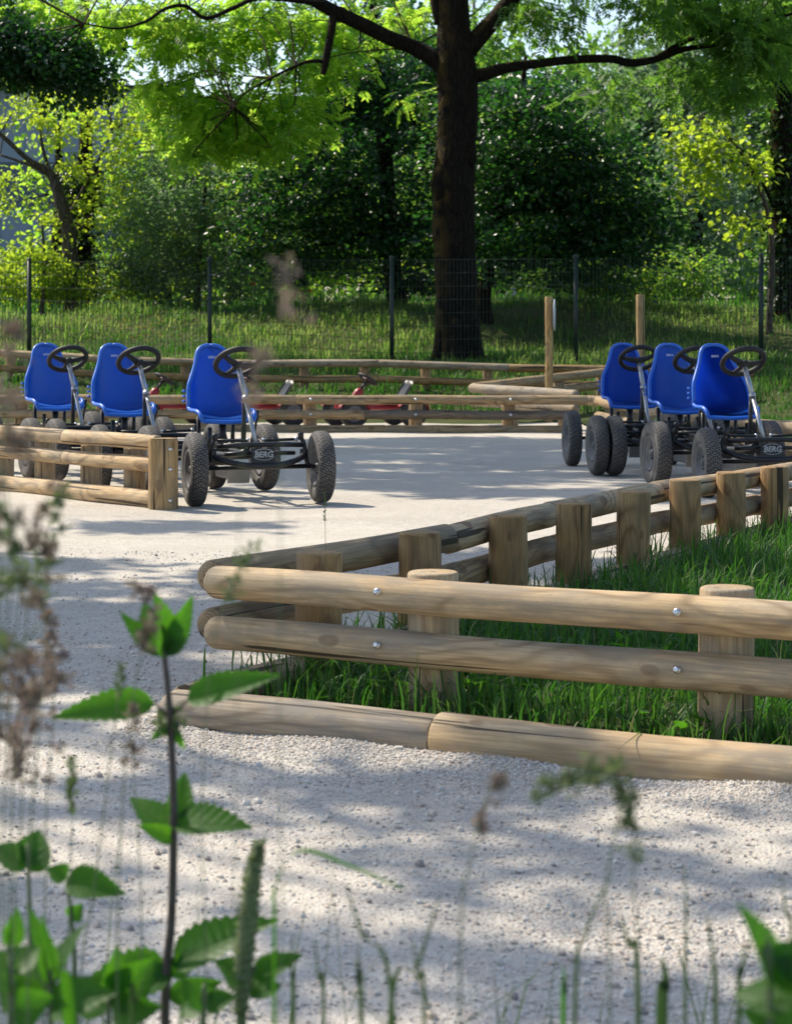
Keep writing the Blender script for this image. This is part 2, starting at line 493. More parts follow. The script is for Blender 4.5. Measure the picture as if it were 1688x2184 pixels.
def mat_cladding(name, a, pitch, depth=.03):
    s = NT(name)
    co = s.obj()
    sx = s.n('ShaderNodeSeparateXYZ'); s.set(sx.inputs[0], co)
    wv = s.math('PINGPONG', s.math('ADD', sx.outputs[0], sx.outputs[1]), pitch)
    rib = s.ramp(s.math('DIVIDE', wv, pitch), [(.12, 0), (.25, 1)])
    n = s.noise(co, .6, 4)
    col = s.mix(s.math('MULTIPLY', n, .35), a, tuple(x * .7 for x in a))
    return s.finish(s.bsdf(col, .5, s.bump(rib, 1.0, depth)))
M['clad_light'] = mat_cladding('pale_blue_cladding', (.25, .31, .38), .45)
M['clad_dark'] = mat_cladding('slate_blue_cladding', (.085, .115, .15), .5)
M['roof'] = mat_simple('grey_roof', (.10, .105, .12), .8, nscale=3)
M['plaster'] = mat_simple('pale_plaster', (.62, .58, .60), .85, nscale=2)
M['glass'] = mat_simple('dark_glass', (.03, .035, .04), .1, nscale=2)

# ------------------------------------------------------------------ terrain
def hgt(x, y):
    x = np.asarray(x, float); y = np.asarray(y, float)
    h = .52 * sstep(22.0, 28.6, y) + .10 * sstep(28.6, 31.5, y) + (.78 + .10 * np.sin(x * .35 + 1)) * sstep(31.5, 36.5, y)
    h = h + sstep(23, 29, y) * (.05 * np.sin(x * 1.7 + y * .6) + .04 * np.sin(x * .8 - y * 1.3 + 2))
    return h - .06 * (1 - sstep(21.0, 23.0, y))
def grid_sheet(name, xs, ys, hf, mat):
    X, Y = np.meshgrid(xs, ys)
    Z = hf(X, Y)
    V = np.stack([X.ravel(), Y.ravel(), Z.ravel()], 1)
    nx, ny = len(xs), len(ys)
    i = (np.arange(ny - 1)[:, None] * nx + np.arange(nx - 1)[None]).ravel()
    Fc = np.stack([i, i + 1, i + nx + 1, i + nx], 1)
    o = mesh_obj(name, np_mesh(name, V, Fc.ravel(), np.full(len(Fc), 4)), mat)
    return tag(o, kind='structure')
grid_sheet('ground', np.concatenate([np.linspace(-400, -14, 14), np.linspace(-13, 13, 90), np.linspace(14, 400, 14)]),
           np.concatenate([np.linspace(20.5, 40, 60), np.linspace(42, 130, 20), np.linspace(150, 900, 10)]), hgt, M['bank'])

# the two legs of the near corner, needed for the gravel banked against their kerbs
NEAR_A, NEAR_B = Vector((-.479, 5.30, 0)), Vector((.859, 4.55, 0))
NEAR_DIR = (NEAR_B - NEAR_A).normalized()
LOG_A, LOG_B = Vector((-.50, 4.88, 0)), Vector((.95, 4.11, 0))
def seg_dist(x, y, a, b):
    dx, dy = b.x - a.x, b.y - a.y
    t = np.clip(((x - a.x) * dx + (y - a.y) * dy) / (dx * dx + dy * dy), 0, 1)
    return np.hypot(x - a.x - t * dx, y - a.y - t * dy)
def gravel_h(x, y):
    d = seg_dist(x, y, LOG_A, LOG_B + NEAR_DIR * 1.5)
    wv = .6 + .25 * np.sin(x * 7.3 + 1) + .15 * np.sin(x * 17 + y * 5)
    h = .040 * wv * np.exp(-(d / .17) ** 2)
    h = h + .006 * np.sin(x * 1.9 + .7 * y) * np.sin(y * 1.4 + .3) + .004 * np.sin(x * 4.1 - y * 3.3)
    return h
grid_sheet('gravel_track', np.concatenate([np.linspace(-30, -3.2, 12), np.linspace(-3, 4, 180), np.linspace(4.2, 30, 12)]),
           np.concatenate([np.linspace(-12, 2, 8), np.linspace(2.1, 9, 200), np.linspace(9.2, 26, 50)]), gravel_h, M['gravel'])

# ------------------------------------------------------------------ leaves, grass, pebbles (numpy)
def leaf_mesh(name, P, A, N, L, W, fold=.25):
    """P base, A axis, N normal, L length, W half width: six vertices, two faces folded at the midrib"""
    n = len(P)
    A = unit(A); S = unit(np.cross(A, N)); N2 = np.cross(S, A)
    L = L[:, None]; W = W[:, None]
    V = np.empty((n, 6, 3))
    V[:, 0] = P
    V[:, 1] = P + A * L * .30 + S * W + N2 * W * fold
    V[:, 2] = P + A * L * .68 + S * W * .72 + N2 * W * fold * .7 - N2 * L * .05
    V[:, 3] = P + A * L - N2 * L * .14
    V[:, 4] = P + A * L * .68 - S * W * .72 + N2 * W * fold * .7 - N2 * L * .05
    V[:, 5] = P + A * L * .30 - S * W + N2 * W * fold
    b = (np.arange(n) * 6)[:, None]
    Fc = np.concatenate([b + np.array([[0, 1, 2, 3]]), b + np.array([[0, 3, 4, 5]])], 1)
    return np_mesh(name, V.reshape(-1, 3), Fc.ravel(), np.full(2 * n, 4))
def blob_pts(rng, blobs, n, shell=.55):
    """clump centres in a union of ellipsoids (cx,cy,cz,rx,ry,rz[,weight])"""
    wgt = np.array([b[3] * b[4] * b[5] * (b[6] if len(b) > 6 else 1) for b in blobs]) ** .75
    k = rng.choice(len(blobs), n, p=wgt / wgt.sum())
    B = np.array([b[:6] for b in blobs])[k]
    d = unit(rng.normal(size=(n, 3)))
    r = rng.uniform(shell ** 3, 1, n) ** (1 / 3)
    r = np.where(rng.uniform(0, 1, n) < .2, r * rng.uniform(1, 1.5, n), r)
    return B[:, :3] + d * r[:, None] * B[:, 3:6]
def make_crown(name, mat, rng, blobs, clumps, per, spread, size, aspect=.36, shell=.5, droop=.3, parent=None, off=(0, 0, 0), flat=(1, 1, .55)):
    C = blob_pts(rng, blobs, clumps, shell)
    sp = spread * rng.uniform(.5, 1.3, clumps)
    k = np.repeat(np.arange(clumps), per)
    n = len(k)
    G = rng.normal(size=(n, 3)) * np.array(flat)
    P = C[k] + G * sp[k][:, None]
    A = unit(G * .8 + rng.normal(size=(n, 3)) * .7 + np.array([0, 0, -droop]))
    N = unit(rng.normal(size=(n, 3)) * .6 + np.array([0, 0, 1.0]))
    L = size * rng.uniform(.6, 1.25, n)
    me = leaf_mesh(name, P - np.array(off), A, N, L, L * aspect)
    return mesh_obj(name, me, mat, parent), C
def make_sprays(name, mat, rng, C, per, spread, rachis, leaflet, parent=None, off=(0, 0, 0), pairs=5):
    """pinnate leaves: leaflets in pairs along a drooping midrib, gathered in clumps"""
    k = np.repeat(np.arange(len(C)), per)
    n = len(k)
    G = rng.normal(size=(n, 3)) * np.array([1, 1, .5])
    base = C[k] + G * spread * rng.uniform(.5, 1.2, n)[:, None]
    A = unit(G * .6 + rng.normal(size=(n, 3)) * .5 + np.array([0, 0, -.35]))
    N = unit(rng.normal(size=(n, 3)) * .4 + np.array([0, 0, 1.0]))
    S = unit(np.cross(A, N)); N = np.cross(S, A)
    RL = rachis * rng.uniform(.7, 1.2, n)
    Ps, As, Ns = [], [], []
    for j in range(pairs):
        t = (.25 + .7 * j / (pairs - 1)) * RL
        c = base + A * t[:, None] - N * (.25 * t ** 2 / RL)[:, None]
        for sg in (-1, 1):
            Ps.append(c); As.append(A * .55 + S * sg - N * .25); Ns.append(N)
    Ps.append(base + A * RL[:, None] - N * (.25 * RL)[:, None]); As.append(A - N * .3); Ns.append(N)
    P = np.concatenate(Ps); AA = np.concatenate(As); NN = np.concatenate(Ns)
    L = leaflet * rng.uniform(.75, 1.2, len(P))
    return mesh_obj(name, leaf_mesh(name, P - np.array(off), AA, NN, L, L * .2, .2), mat, parent)
def blades(name, mat, rng, X, Y, Z, H, Wd, lean=.45, parent=None, kind='stuff'):
    n = len(X)
    B = np.stack([X, Y, Z], 1)
    az = rng.uniform(0, 2 * PI, n)
    D = np.stack([np.cos(az), np.sin(az), 0 * az], 1)
    S = np.stack([-np.sin(az), np.cos(az), 0 * az], 1)
    ln = np.abs(rng.normal(size=n)) * lean
    V = np.empty((n, 7, 3))
    for i, (t, wf) in enumerate(((0, 1), (.4, .85), (.75, .55))):
        c = B + D * (ln * H * t * t)[:, None]
        c[:, 2] += H * t * (1 - .35 * np.clip(ln, 0, 1.2) * t)
        V[:, 2 * i] = c - S * (Wd * wf)[:, None]
        V[:, 2 * i + 1] = c + S * (Wd * wf)[:, None]
    c = B + D * (ln * H)[:, None]
    c[:, 2] += H * (1 - .45 * np.clip(ln, 0, 1.4))
    V[:, 6] = c
    b = (np.arange(n) * 7)[:, None]
    Fc = np.concatenate([b + [[0, 1, 3, 2]], b + [[2, 3, 5, 4]], b + [[4, 5, 6]]], 1)
    me = np_mesh(name, V.reshape(-1, 3), Fc.ravel(), np.tile([4, 4, 3], n))
    o = mesh_obj(name, me, mat, parent)
    return tag(o, kind=kind)

# loose stones on the near gravel
rng = np.random.default_rng(5)
def pebbles(name, X, Y, Sz, rng):
    bm = bmesh.new()
    bmesh.ops.create_icosphere(bm, subdivisions=1, radius=1)
    bm.verts.index_update()
    base = np.array([v.co[:] for v in bm.verts]); fc = np.array([[v.index for v in f.verts] for f in bm.faces])
    bm.free()
    n, m = len(X), len(base)
    q = rng.normal(size=(n, m, 1)) * .16 + 1
    V = base[None] * q * rng.uniform(.65, 1.25, (n, 1, 3)) * Sz[:, None, None]
    a = rng.uniform(0, 2 * PI, n); c, s = np.cos(a)[:, None], np.sin(a)[:, None]
    V = np.stack([V[..., 0] * c - V[..., 1] * s, V[..., 0] * s + V[..., 1] * c, V[..., 2] * .8], -1)
    V += np.stack([X, Y, gravel_h(X, Y) + Sz * .35], 1)[:, None]
    Fc = (fc[None] + (np.arange(n) * m)[:, None, None]).reshape(-1)
    o = mesh_obj(name, np_mesh(name, V.reshape(-1, 3), Fc, np.full(n * len(fc), 3), False), M['pebble'])
    return tag(o, 'small loose pale stones scattered over the gravel track', 'gravel', kind='stuff')
n = 52000
Yp = 2.5 + 6.5 * rng.uniform(0, 1, n) ** 1.6
Xp = rng.uniform(-1, 1, n) * (Yp * .195 + .05)
keep = rng.uniform(0, 1, n) < .45 + .5 * np.sin(Xp * 2.3 + Yp * 1.1) ** 2
Xp, Yp = Xp[keep], Yp[keep]
t_ = rng.uniform(-.05, 1.15, 16000)
sd = np.abs(rng.normal(size=16000)) * .13
Xl = LOG_A.x + (LOG_B.x - LOG_A.x) * t_ - .43 * sd; Yl = LOG_A.y + (LOG_B.y - LOG_A.y) * t_ - .9 * (sd + .03)
Xp = np.concatenate([Xp, Xl]); Yp = np.concatenate([Yp, Yl])
pebbles('loose_stones', Xp, Yp, np.clip(np.where(np.arange(len(Xp)) >= len(Xp) - 16000, .0021, .0018) * np.exp(rng.normal(size=len(Xp)) * np.where(np.arange(len(Xp)) >= len(Xp) - 16000, .33, .55)), .0008, .009), rng)

# ------------------------------------------------------------------ round timber
rnd = random.Random(11)
def aim(p, q):
    """matrix that lays local Z along p -> q"""
    d = (q - p)
    return Matrix.Translation(p) @ d.to_track_quat('Z', 'Y').to_matrix().to_4x4()
def log_mesh(L, r, dome0=True, dome1=False, seg=22, taper=.0, flat=False):
    mb = MB()
    k = max(3, int(L / .16))
    ph = rnd.uniform(0, 9)
    pts = [(.0022 * math.sin(ph + i), .0022 * math.cos(ph * 2 + i * .8), L * i / k) for i in range(k + 1)]
    rad = [r * (1 + .012 * math.sin(ph + i * 1.3)) * (1 - taper * i / k) for i in range(k + 1)]
    e = r * .9
    def end(lst_p, lst_r, p, rr, sg, on):
        if on: ss = ((.35, .97), (.62, .86), (.82, .66), (.95, .38), (1.0, .1))
        else: ss = ((.09, .96), (.12, .90), (.125, .3))
        for a, f in ss:
            lst_p.append((p[0], p[1], p[2] + sg * (a * e if on else a * r))); lst_r.append(rr * f)
    hp, hr = [], []
    end(hp, hr, pts[0], rad[0], -1, dome0)
    tp, tr = [], []
    end(tp, tr, pts[-1], rad[-1], 1, dome1)
    mb.tube(hp[::-1] + pts + tp, hr[::-1] + rad + tr, seg, True)
    mb.sm = [True] * len(mb.sm)
    return mb.mesh('log')
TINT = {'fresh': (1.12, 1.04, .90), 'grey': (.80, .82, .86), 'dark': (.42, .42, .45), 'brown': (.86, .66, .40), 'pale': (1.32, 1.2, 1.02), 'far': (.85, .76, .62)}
def timber(name, p, q, r, parent=None, d0=False, d1=False, tint='fresh', seg=22):
    p = Vector(p); q = Vector(q)
    o = mesh_obj(name, log_mesh((q - p).length, r, d0, d1, seg), M['wood'])
    m = aim(p, q)
    if parent is not None:
        o.parent = parent
        m = Matrix.Translation(-parent.location) @ m
    o.matrix_local = m @ Matrix.Rotation(rnd.uniform(0, 6.28), 4, 'Z')
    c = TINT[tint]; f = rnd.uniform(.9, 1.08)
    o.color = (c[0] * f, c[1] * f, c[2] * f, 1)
    return o
def post(x, y, z0, h, parent, r=.062, tint='brown', seg=20):
    o = timber('post', (x, y, z0 - .05), (x, y, z0 + h), r, parent, False, False, tint, seg)
    return o
def bolt(p, nrm, parent, r=.011):
    mb = MB()
    mb.lathe([(r * 1.35, 0), (r * 1.35, .003), (r, .0035), (r, .007), (r * .8, .0095), (r * .35, .0085), (.0002, .0085)], 12)
    m = Matrix.Translation(Vector(p) - parent.location) @ Vector(nrm).to_track_quat('Z', 'Y').to_matrix().to_4x4()
    return mb.build('bolt', M['bolt'], parent, m)

# near corner: the leg that runs across the picture
fn = empty('rail_fence', (NEAR_A.x, NEAR_A.y, 0), 0, 'nearest wooden fence, two pale round rails with zinc bolts and free rounded ends', 'fence', 'round timber rail fences')
NB2 = NEAR_A + NEAR_DIR * 3.1
back = Vector((.489, .872, 0))
for z, tn in ((.293, 'fresh'), (.166, 'fresh')):
    timber('rail', NEAR_A + Vector((.035, -.01, z)), NB2 + Vector((0, 0, z + .004)), .0425, fn, True, True, tn, 36)
for px, d, h in ((925, 5.06, .34), (1550, 4.70, .345), (2140, 4.36, .34)):
    post(xat(px, d), d, 0, h, fn, .0625, 'fresh', 36)
for px in (822, 1458):
    for z in (.293, .166):
        t = ((px - HX) / F * NEAR_A.y - NEAR_A.x) / (NEAR_DIR.x - (px - HX) / F * NEAR_DIR.y)
        c = NEAR_A + NEAR_DIR * t + Vector((0, 0, z))
        nv = Vector((-.46, -.82, .25)).normalized()
        bolt(c + nv * .0435, nv, fn, .0066)

# near corner: the leg that runs away to the right
LEG = [(-.204, 5.57), (.070, 6.15), (.359, 6.74), (.611, 7.22), (.882, 7.79), (1.162, 8.43), (1.423, 8.92), (1.679, 9.31), (1.96, 9.85), (2.25, 10.4)]
ff = empty('rail_fence', (LEG[0][0], LEG[0][1], 0), 0, 'wooden fence of stout brown posts receding along the grass to the right karts', 'fence', 'round timber rail fences')
for x, y in LEG: post(x, y, 0, .335, ff, .0625, 'brown', 28)
offn = Vector((-.088, .045, 0))
RP = [Vector((-.475, 5.50, 0)), Vector((.16, 6.54, 0)), Vector((.545, 7.45, 0)), Vector((1.05, 8.50, 0)), Vector((1.62, 9.42, 0)), Vector((2.2, 10.5, 0))]
for i in range(len(RP) - 1):
    for z, tn in ((.285, 'far' if i == 0 else 'fresh'), (.162, 'far')):  # first top rail toned down to stand in for shade on it
        timber('rail', RP[i] + Vector((0, 0, z)), RP[i + 1] + Vector((0, 0, z)) - (RP[i + 1] - RP[i]).normalized() * .012, .0445, ff, i == 0, False, tn, 28)

# kerb logs: each one lies on the ground by itself
def kerb(p, q, label, r=.05, tint='fresh', z=.035, seg=28, d0=False, d1=False):
    o = timber('kerb_log', (p[0], p[1], z), (q[0], q[1], z), r, None, d0, d1, tint, seg)
    return tag(o, label, 'log', 'kerb logs along the track edge')
J = LOG_A + (LOG_B - LOG_A) * .405
kerb(LOG_A, J, 'weathered kerb log half sunk in gravel under the free rail ends of the nearest fence', .056, 'grey', .036, 36, True)
E = J + (LOG_B - LOG_A).normalized() * .014
kerb(E, LOG_B + NEAR_DIR * 1.2, 'longest pale kerb log banked with gravel, running out of the photo at the right', .058, 'fresh', .036, 36)
KP = [Vector((-.50, 5.02, 0)), Vector((-.18, 5.66, 0)), Vector((.22, 6.46, 0)), Vector((.72, 7.5, 0)), Vector((1.35, 8.8, 0)), Vector((2.1, 10.3, 0))]
KL = ['short kerb log by the corner tip, behind the left end of the nearest fence', 'kerb log beyond the second post of the receding fence', 'kerb log beyond the middle posts of the receding fence',
      'kerb log seen between the far posts of the receding fence', 'farthest kerb log of the receding fence, in front of the right karts']
for i in range(5):
    kerb(KP[i], KP[i + 1] - (KP[i + 1] - KP[i]).normalized() * .012, KL[i], .05, 'fresh', .03, 24)

# left fence with the bolted square end post
LE = Vector((xat(348, 11.15), 11.15, 0))
LD = Vector((-1.13, 1.40, 0)).normalized()
fl = empty('rail_fence', LE, 0, 'sunlit wooden fence with flat bolted end post in front of left blue karts', 'fence', 'round timber rail fences')
mb = MB()
for zz in (0,):
    bm = bmesh.new()
    bmesh.ops.create_cone(bm, cap_ends=True, segments=24, radius1=.079, radius2=.079, depth=.43)
    for v in bm.verts: v.co.y = max(v.co.y, -.060) if v.co.y < 0 else v.co.y
    bmesh.ops.bevel(bm, geom=[e for e in bm.edges if abs(e.verts[0].co.z - e.verts[1].co.z) < .01 and e.verts[0].co.z > 0], offset=.006, segments=2, affect='EDGES')
    bm.verts.index_update()
    mb.add([v.co for v in bm.verts], [[v.index for v in f.verts] for f in bm.faces], False)
    bm.free()
ep = mb.build('end_post', M['wood'], fl, Matrix.Translation((0, 0, .165)) @ Matrix.Rotation(R(-6), 4, 'Z'))
ep.color = (.95, .80, .55, 1)
for z in (.325, .218, .052): bolt(LE + Vector((.045, -.0645, z)), (0, -1, 0), fl, .0075)
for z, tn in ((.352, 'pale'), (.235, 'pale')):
    a = LE + LD * .06
    for k, (s0, s1) in enumerate(((.0, .95), (.962, 2.3), (2.312, 4.2))):
        timber('rail', a + LD * s0 + Vector((0, 0, z)), a + LD * s1 + Vector((0, 0, z)), .041, fl, False, False, tn, 24)
side = Vector((LD.y, -LD.x, 0))
side = side if side.y > 0 else -side
for s_ in (.16, .46, .92, 1.45, 1.95, 2.5, 3.1):
    p = LE + LD * s_ + side * .105
    post(p.x, p.y, 0, .30, fl, .06, 'fresh', 20)
for k, (s0, s1, lb) in enumerate(((.06, .95, 'pale kerb log butted against the square end post of the left fence'), (.965, 2.1, 'middle kerb log under the left fence, tall dry grass in front of it'),
                                  (2.115, 4.0, 'kerb log at the far left end of the left fence'))):
    p, q = LE + LD * s0, LE + LD * s1
    kerb(p, q, lb, .052, 'pale', .045, 24)

# middle fence across the track
fm = empty('rail_fence', (0, 20.2, 0), 0, 'long straight wooden fence crossing the track behind both rows of karts, lower rail partly dark', 'fence', 'round timber rail fences')
def midpt(px, z):
    d = 20.6 - .35 * px / 1200
    return Vector((xat(px, d), d, z))
mids = [-220, 70, 365, 632, 1252]
for i in range(4):
    timber('rail', midpt(mids[i] + 1, .315), midpt(mids[i + 1], .315), .047, fm, False, False, 'far', 16)
timber('rail', midpt(1253, .312), midpt(1290, .31), .048, fm, False, True, 'pale', 16)
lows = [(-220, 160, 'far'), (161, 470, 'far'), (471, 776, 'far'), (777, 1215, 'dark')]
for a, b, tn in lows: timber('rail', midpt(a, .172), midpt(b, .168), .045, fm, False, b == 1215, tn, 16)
for px in (-100, 40, 215, 432, 660, 886, 1085):
    p = midpt(px, 0) + Vector((0, .105, 0))
    post(p.x, p.y, 0, .33, fm, .066, 'far', 16)
for px in (663, 886, 1088):
    for z in (.315, .17): bolt(midpt(px, z) + Vector((0, -.046, .005)), (0, -1, .1), fm, .011)
for a, b, lb in ((-200, 330, 'kerb log under the middle fence, behind the left blue karts'), (331, 820, 'kerb log under the middle fence in front of the red karts'),
                 (821, 1225, 'kerb log under the dark lower rail of the middle fence')):
    kerb(midpt(a, 0), midpt(b, 0), lb, .05, 'far', .02, 14)

# fence turning towards the right karts
fr = empty('rail_fence', (1.95, 19.6, 0), 0, 'wooden fence half hidden behind the three right karts, bordering the lawn', 'fence', 'round timber rail fences')
RR = [Vector((1.93, 20.0, 0)), Vector((2.06, 17.9, 0)), Vector((2.2, 15.8, 0)), Vector((2.5, 14.3, 0)), Vector((3.3, 12.4, 0))]
for i in range(4):
    for z in (.315, .17):
        timber('rail', RR[i] + Vector((0, 0, z)), RR[i + 1] + Vector((0, 0, z)), .046, fr, i == 0, False, 'fresh' if i % 2 else 'far', 16)
for t in (.05, .35, .65, .95, 1.3, 1.7, 2.1, 2.5, 2.9, 3.4, 3.8):
    i = min(int(t), 3)
    p = RR[i].lerp(RR[i + 1], t - i)
    post(p.x + .11, p.y + .02, 0, .32, fr, .062, 'far', 14)

# small corner of weathered rails behind the middle fence
fv = empty('rail_fence', (.80, 22.2, 0), 0, 'pointed corner of weathered grey rails with rounded tip, behind the middle fence', 'fence', 'round timber rail fences')
tip = Vector((xat(1008, 22.0), 22.0, 0))
q1 = Vector((xat(1225, 20.55), 20.55, 0)); q2 = Vector((xat(1285, 24.2), 24.2, 0))
for z in (.39, .25):
    timber('rail', tip + Vector((0, 0, z)), q1 + Vector((0, 0, z - .03)), .05, fv, True, True, 'grey', 16)
    timber('rail', tip + Vector((.02, .1, z + .005)), q2 + Vector((0, 0, z + .13)), .05, fv, True, False, 'far', 16)
for a, b, t in ((tip, q1, .35), (tip, q1, .85), (tip, q2, .25), (tip, q2, .6), (tip, q2, .95)):
    p = a.lerp(b, t)
    post(p.x + .06, p.y + .1, float(hgt(p.x, p.y)), .36, fv, .06, 'far', 12)

# far fence in front of the meadow
fb = empty('rail_fence', (-1, 25.2, 0), 0, 'farthest low wooden fence at the foot of the meadow bank, behind the red karts', 'fence', 'round timber rail fences')
def farpt(x, z):
    d = 25.3 - .17 * x
    return Vector((x, d, float(hgt(x, d)) + z))
xs_ = [-6.6, -4.9, -3.3, -1.75, -.2, 1.35, 2.6, 4.2]
for i in range(7):
    timber('rail', farpt(xs_[i], .33), farpt(xs_[i + 1] - .012, .33), .047, fb, False, False, ('far', 'fresh', 'far', 'grey', 'grey', 'brown', 'brown')[i], 14)
    timber('rail', farpt(xs_[i], .14), farpt(xs_[i + 1] - .012, .14), .045, fb, False, False, 'brown', 14)
for i in range(15):
    x = -6.3 + .74 * i
    p = farpt(x, 0)
    post(p.x, p.y + .11, p.z, .34, fb, .06, 'far', 12)

# two slim sign posts, their round signs seen edge-on
def sign_post(px, d, top, label, sign=True):
    x = xat(px, d)
    z0 = float(hgt(x, d))
    r_ = empty('sign_post', (x, d, max(z0, 0)), 0, label, 'sign post', 'slim wooden sign posts')
    zt = CAM_Z - (top - HY) / F * d
    o = timber('pole', (x, d, z0 - .05), (x, d, zt), .042, r_, False, False, 'pale', 16)
    o.color = (1.05, .88, .58, 1)
    if not sign: return
    mb = MB()
    mb.lathe([(.0005, 0), (.165, .0), (.172, .004), (.172, .010), (.165, .014), (.0005, .014)], 32, 'X')
    sgn = mb.build('round_sign', M['sign'], r_, Matrix.Translation((.052, -.0, zt - r_.location.z - .19)) @ Matrix.Rotation(R(-6.5), 4, 'Z'))
    mb = MB()
    for zz in (-.08, .08): mb.box((-.008, 0, zz), (.014, .05, .02))
    mb.build('bracket', M['zinc'], sgn)
sign_post(1170, 22.6, 634, 'slim pale wooden pole with round sign edge-on, standing before the meadow')
sign_post(1365, 21.2, 629, 'slim pale wooden pole rising behind the right row of blue karts', False)

# ------------------------------------------------------------------ pedal karts (forward is local -Y, front axle at the origin)
def tyre_prof(Rr, Ri, hw):
    pr = []
    for a in range(0, 361, 15):
        an = R(a)
        c, s_ = math.cos(an), math.sin(an)
        h = hw * math.copysign(abs(s_) ** .62, s_)
        r = (Rr + Ri) / 2 + (Rr - Ri) / 2 * math.copysign(abs(c) ** .75, c)
        pr.append((r, h))
    return pr[:-1]
ME_TYRE = MB().lathe(tyre_prof(.2, .105, .048), 48, 'X', closed=True).mesh('tyre'); ME_TYRE.materials.append(M['tyre'])
mb = MB()
mb.lathe([(.0005, .030), (.018, .030), (.020, .022), (.020, .012), (.052, .006), (.080, .016), (.094, .034), (.108, .042), (.112, .036),
          (.112, -.036), (.108, -.042), (.094, -.034), (.080, -.016), (.052, -.010), (.020, -.014), (.020, -.03), (.0005, -.03)], 32, 'X')
for k in range(5):
    a = 2 * PI * k / 5
    mb.lathe([(.006, -.022), (.006, .022)], 8, 'X', (0, .036 * math.cos(a), .036 * math.sin(a)))
ME_RIM = mb.mesh('wheel'); ME_RIM.materials.append(M['rim'])

def seat_mesh():
    prof = [(.595, .432), (.605, .450), (.622, .459), (.65, .462), (.70, .455), (.76, .448), (.81, .452), (.848, .475), (.872, .515), (.888, .565),
            (.901, .615), (.911, .655), (.923, .705), (.935, .755), (.946, .80), (.953, .83), (.958, .850), (.961, .862), (.963, .869)]
    wid = [.165, .172, .178, .183, .187, .190, .191, .191, .190, .188, .180, .163, .138, .116, .102, .090, .072, .050, .022]
    curl = [.012, .02, .026, .032, .04, .05, .062, .075, .085, .085, .078, .066, .050, .038, .028, .02, .013, .008, .004]
    k = 4
    P = smoothpath([(a, b, c, d) for (a, b), c, d in zip(prof, wid, curl)], k)
    nu = 20
    vs_, fs = [], []
    for i, p in enumerate(P):
        q0, q1_ = P[max(i - 1, 0)], P[min(i + 1, len(P) - 1)]
        t = np.array([q1_[0] - q0[0], q1_[1] - q0[1]]); t /= max(np.linalg.norm(t), 1e-9)
        nrm = np.array([-t[1], t[0]])     # towards the sitter
        p = np.array(p); p[2] *= .93
        for j in range(nu + 1):
            u = -1 + 2 * j / nu
            c = p[3] * (abs(u) ** 3.2)
            groove = -.008 * math.exp(-(u / .35) ** 2)
            vs_.append((u * p[2], p[0] + nrm[0] * (c + groove), p[1] + nrm[1] * (c + groove)))
    m = nu + 1
    for i in range(len(P) - 1):
        for j in range(nu): fs.append((i * m + j, i * m + j + 1, (i + 1) * m + j + 1, (i + 1) * m + j))
    me = bpy.data.meshes.new('seat')
    bm = bmesh.new()
    bv = [bm.verts.new(v) for v in vs_]
    for f in fs: bm.faces.new([bv[i] for i in f])
    bmesh.ops.solidify(bm, geom=bm.faces[:], thickness=.007)
    bmesh.ops.recalc_face_normals(bm, faces=bm.faces[:])
    n0 = len(P)
    ring = [Vector(vs_[i * m]) for i in range(n0)] + [Vector(vs_[(n0 - 1) * m + j]) for j in range(1, nu)] + [Vector(vs_[i * m + nu]) for i in range(n0 - 1, -1, -1)] + [Vector(vs_[j]) for j in range(nu - 1, 0, -1)]
    cl = [ring[0]]
    for r_ in ring[1:]:
        if (r_ - cl[-1]).length > .006: cl.append(r_)
    mb = MB(); mb.tube(cl, .0125, 8, closed=True)
    # three slots of the height adjuster on both flanks
    for sx_ in (-1, 1):
        for zz in (.545, .575, .605): mb.box((sx_ * .192, .845, zz), (.014, .03, .014), None, .003)
    bv = [bm.verts.new(v) for v in mb.v]
    for f in mb.f: bm.faces.new([bv[i] for i in f])
    bm.to_mesh(me)
    bm.free()
    me.polygons.foreach_set('use_smooth', [True] * len(me.polygons))
    me.materials.append(M['blue'])
    return me

def text_mesh(body, size, ext=.0015, bold=.0):
    cu = bpy.data.curves.new('lettering', 'FONT')
    cu.body = body; cu.size = size; cu.extrude = ext; cu.align_x = 'CENTER'; cu.align_y = 'CENTER'; cu.offset = bold; cu.shear = .15
    cu.resolution_u = 3
    o = bpy.data.objects.new('lettering', cu)
    COL.objects.link(o)
    dg = bpy.context.evaluated_depsgraph_get()
    me = bpy.data.meshes.new_from_object(o.evaluated_get(dg))
    bpy.data.objects.remove(o)
    me.name = 'lettering'
    me.materials.clear()
    return me

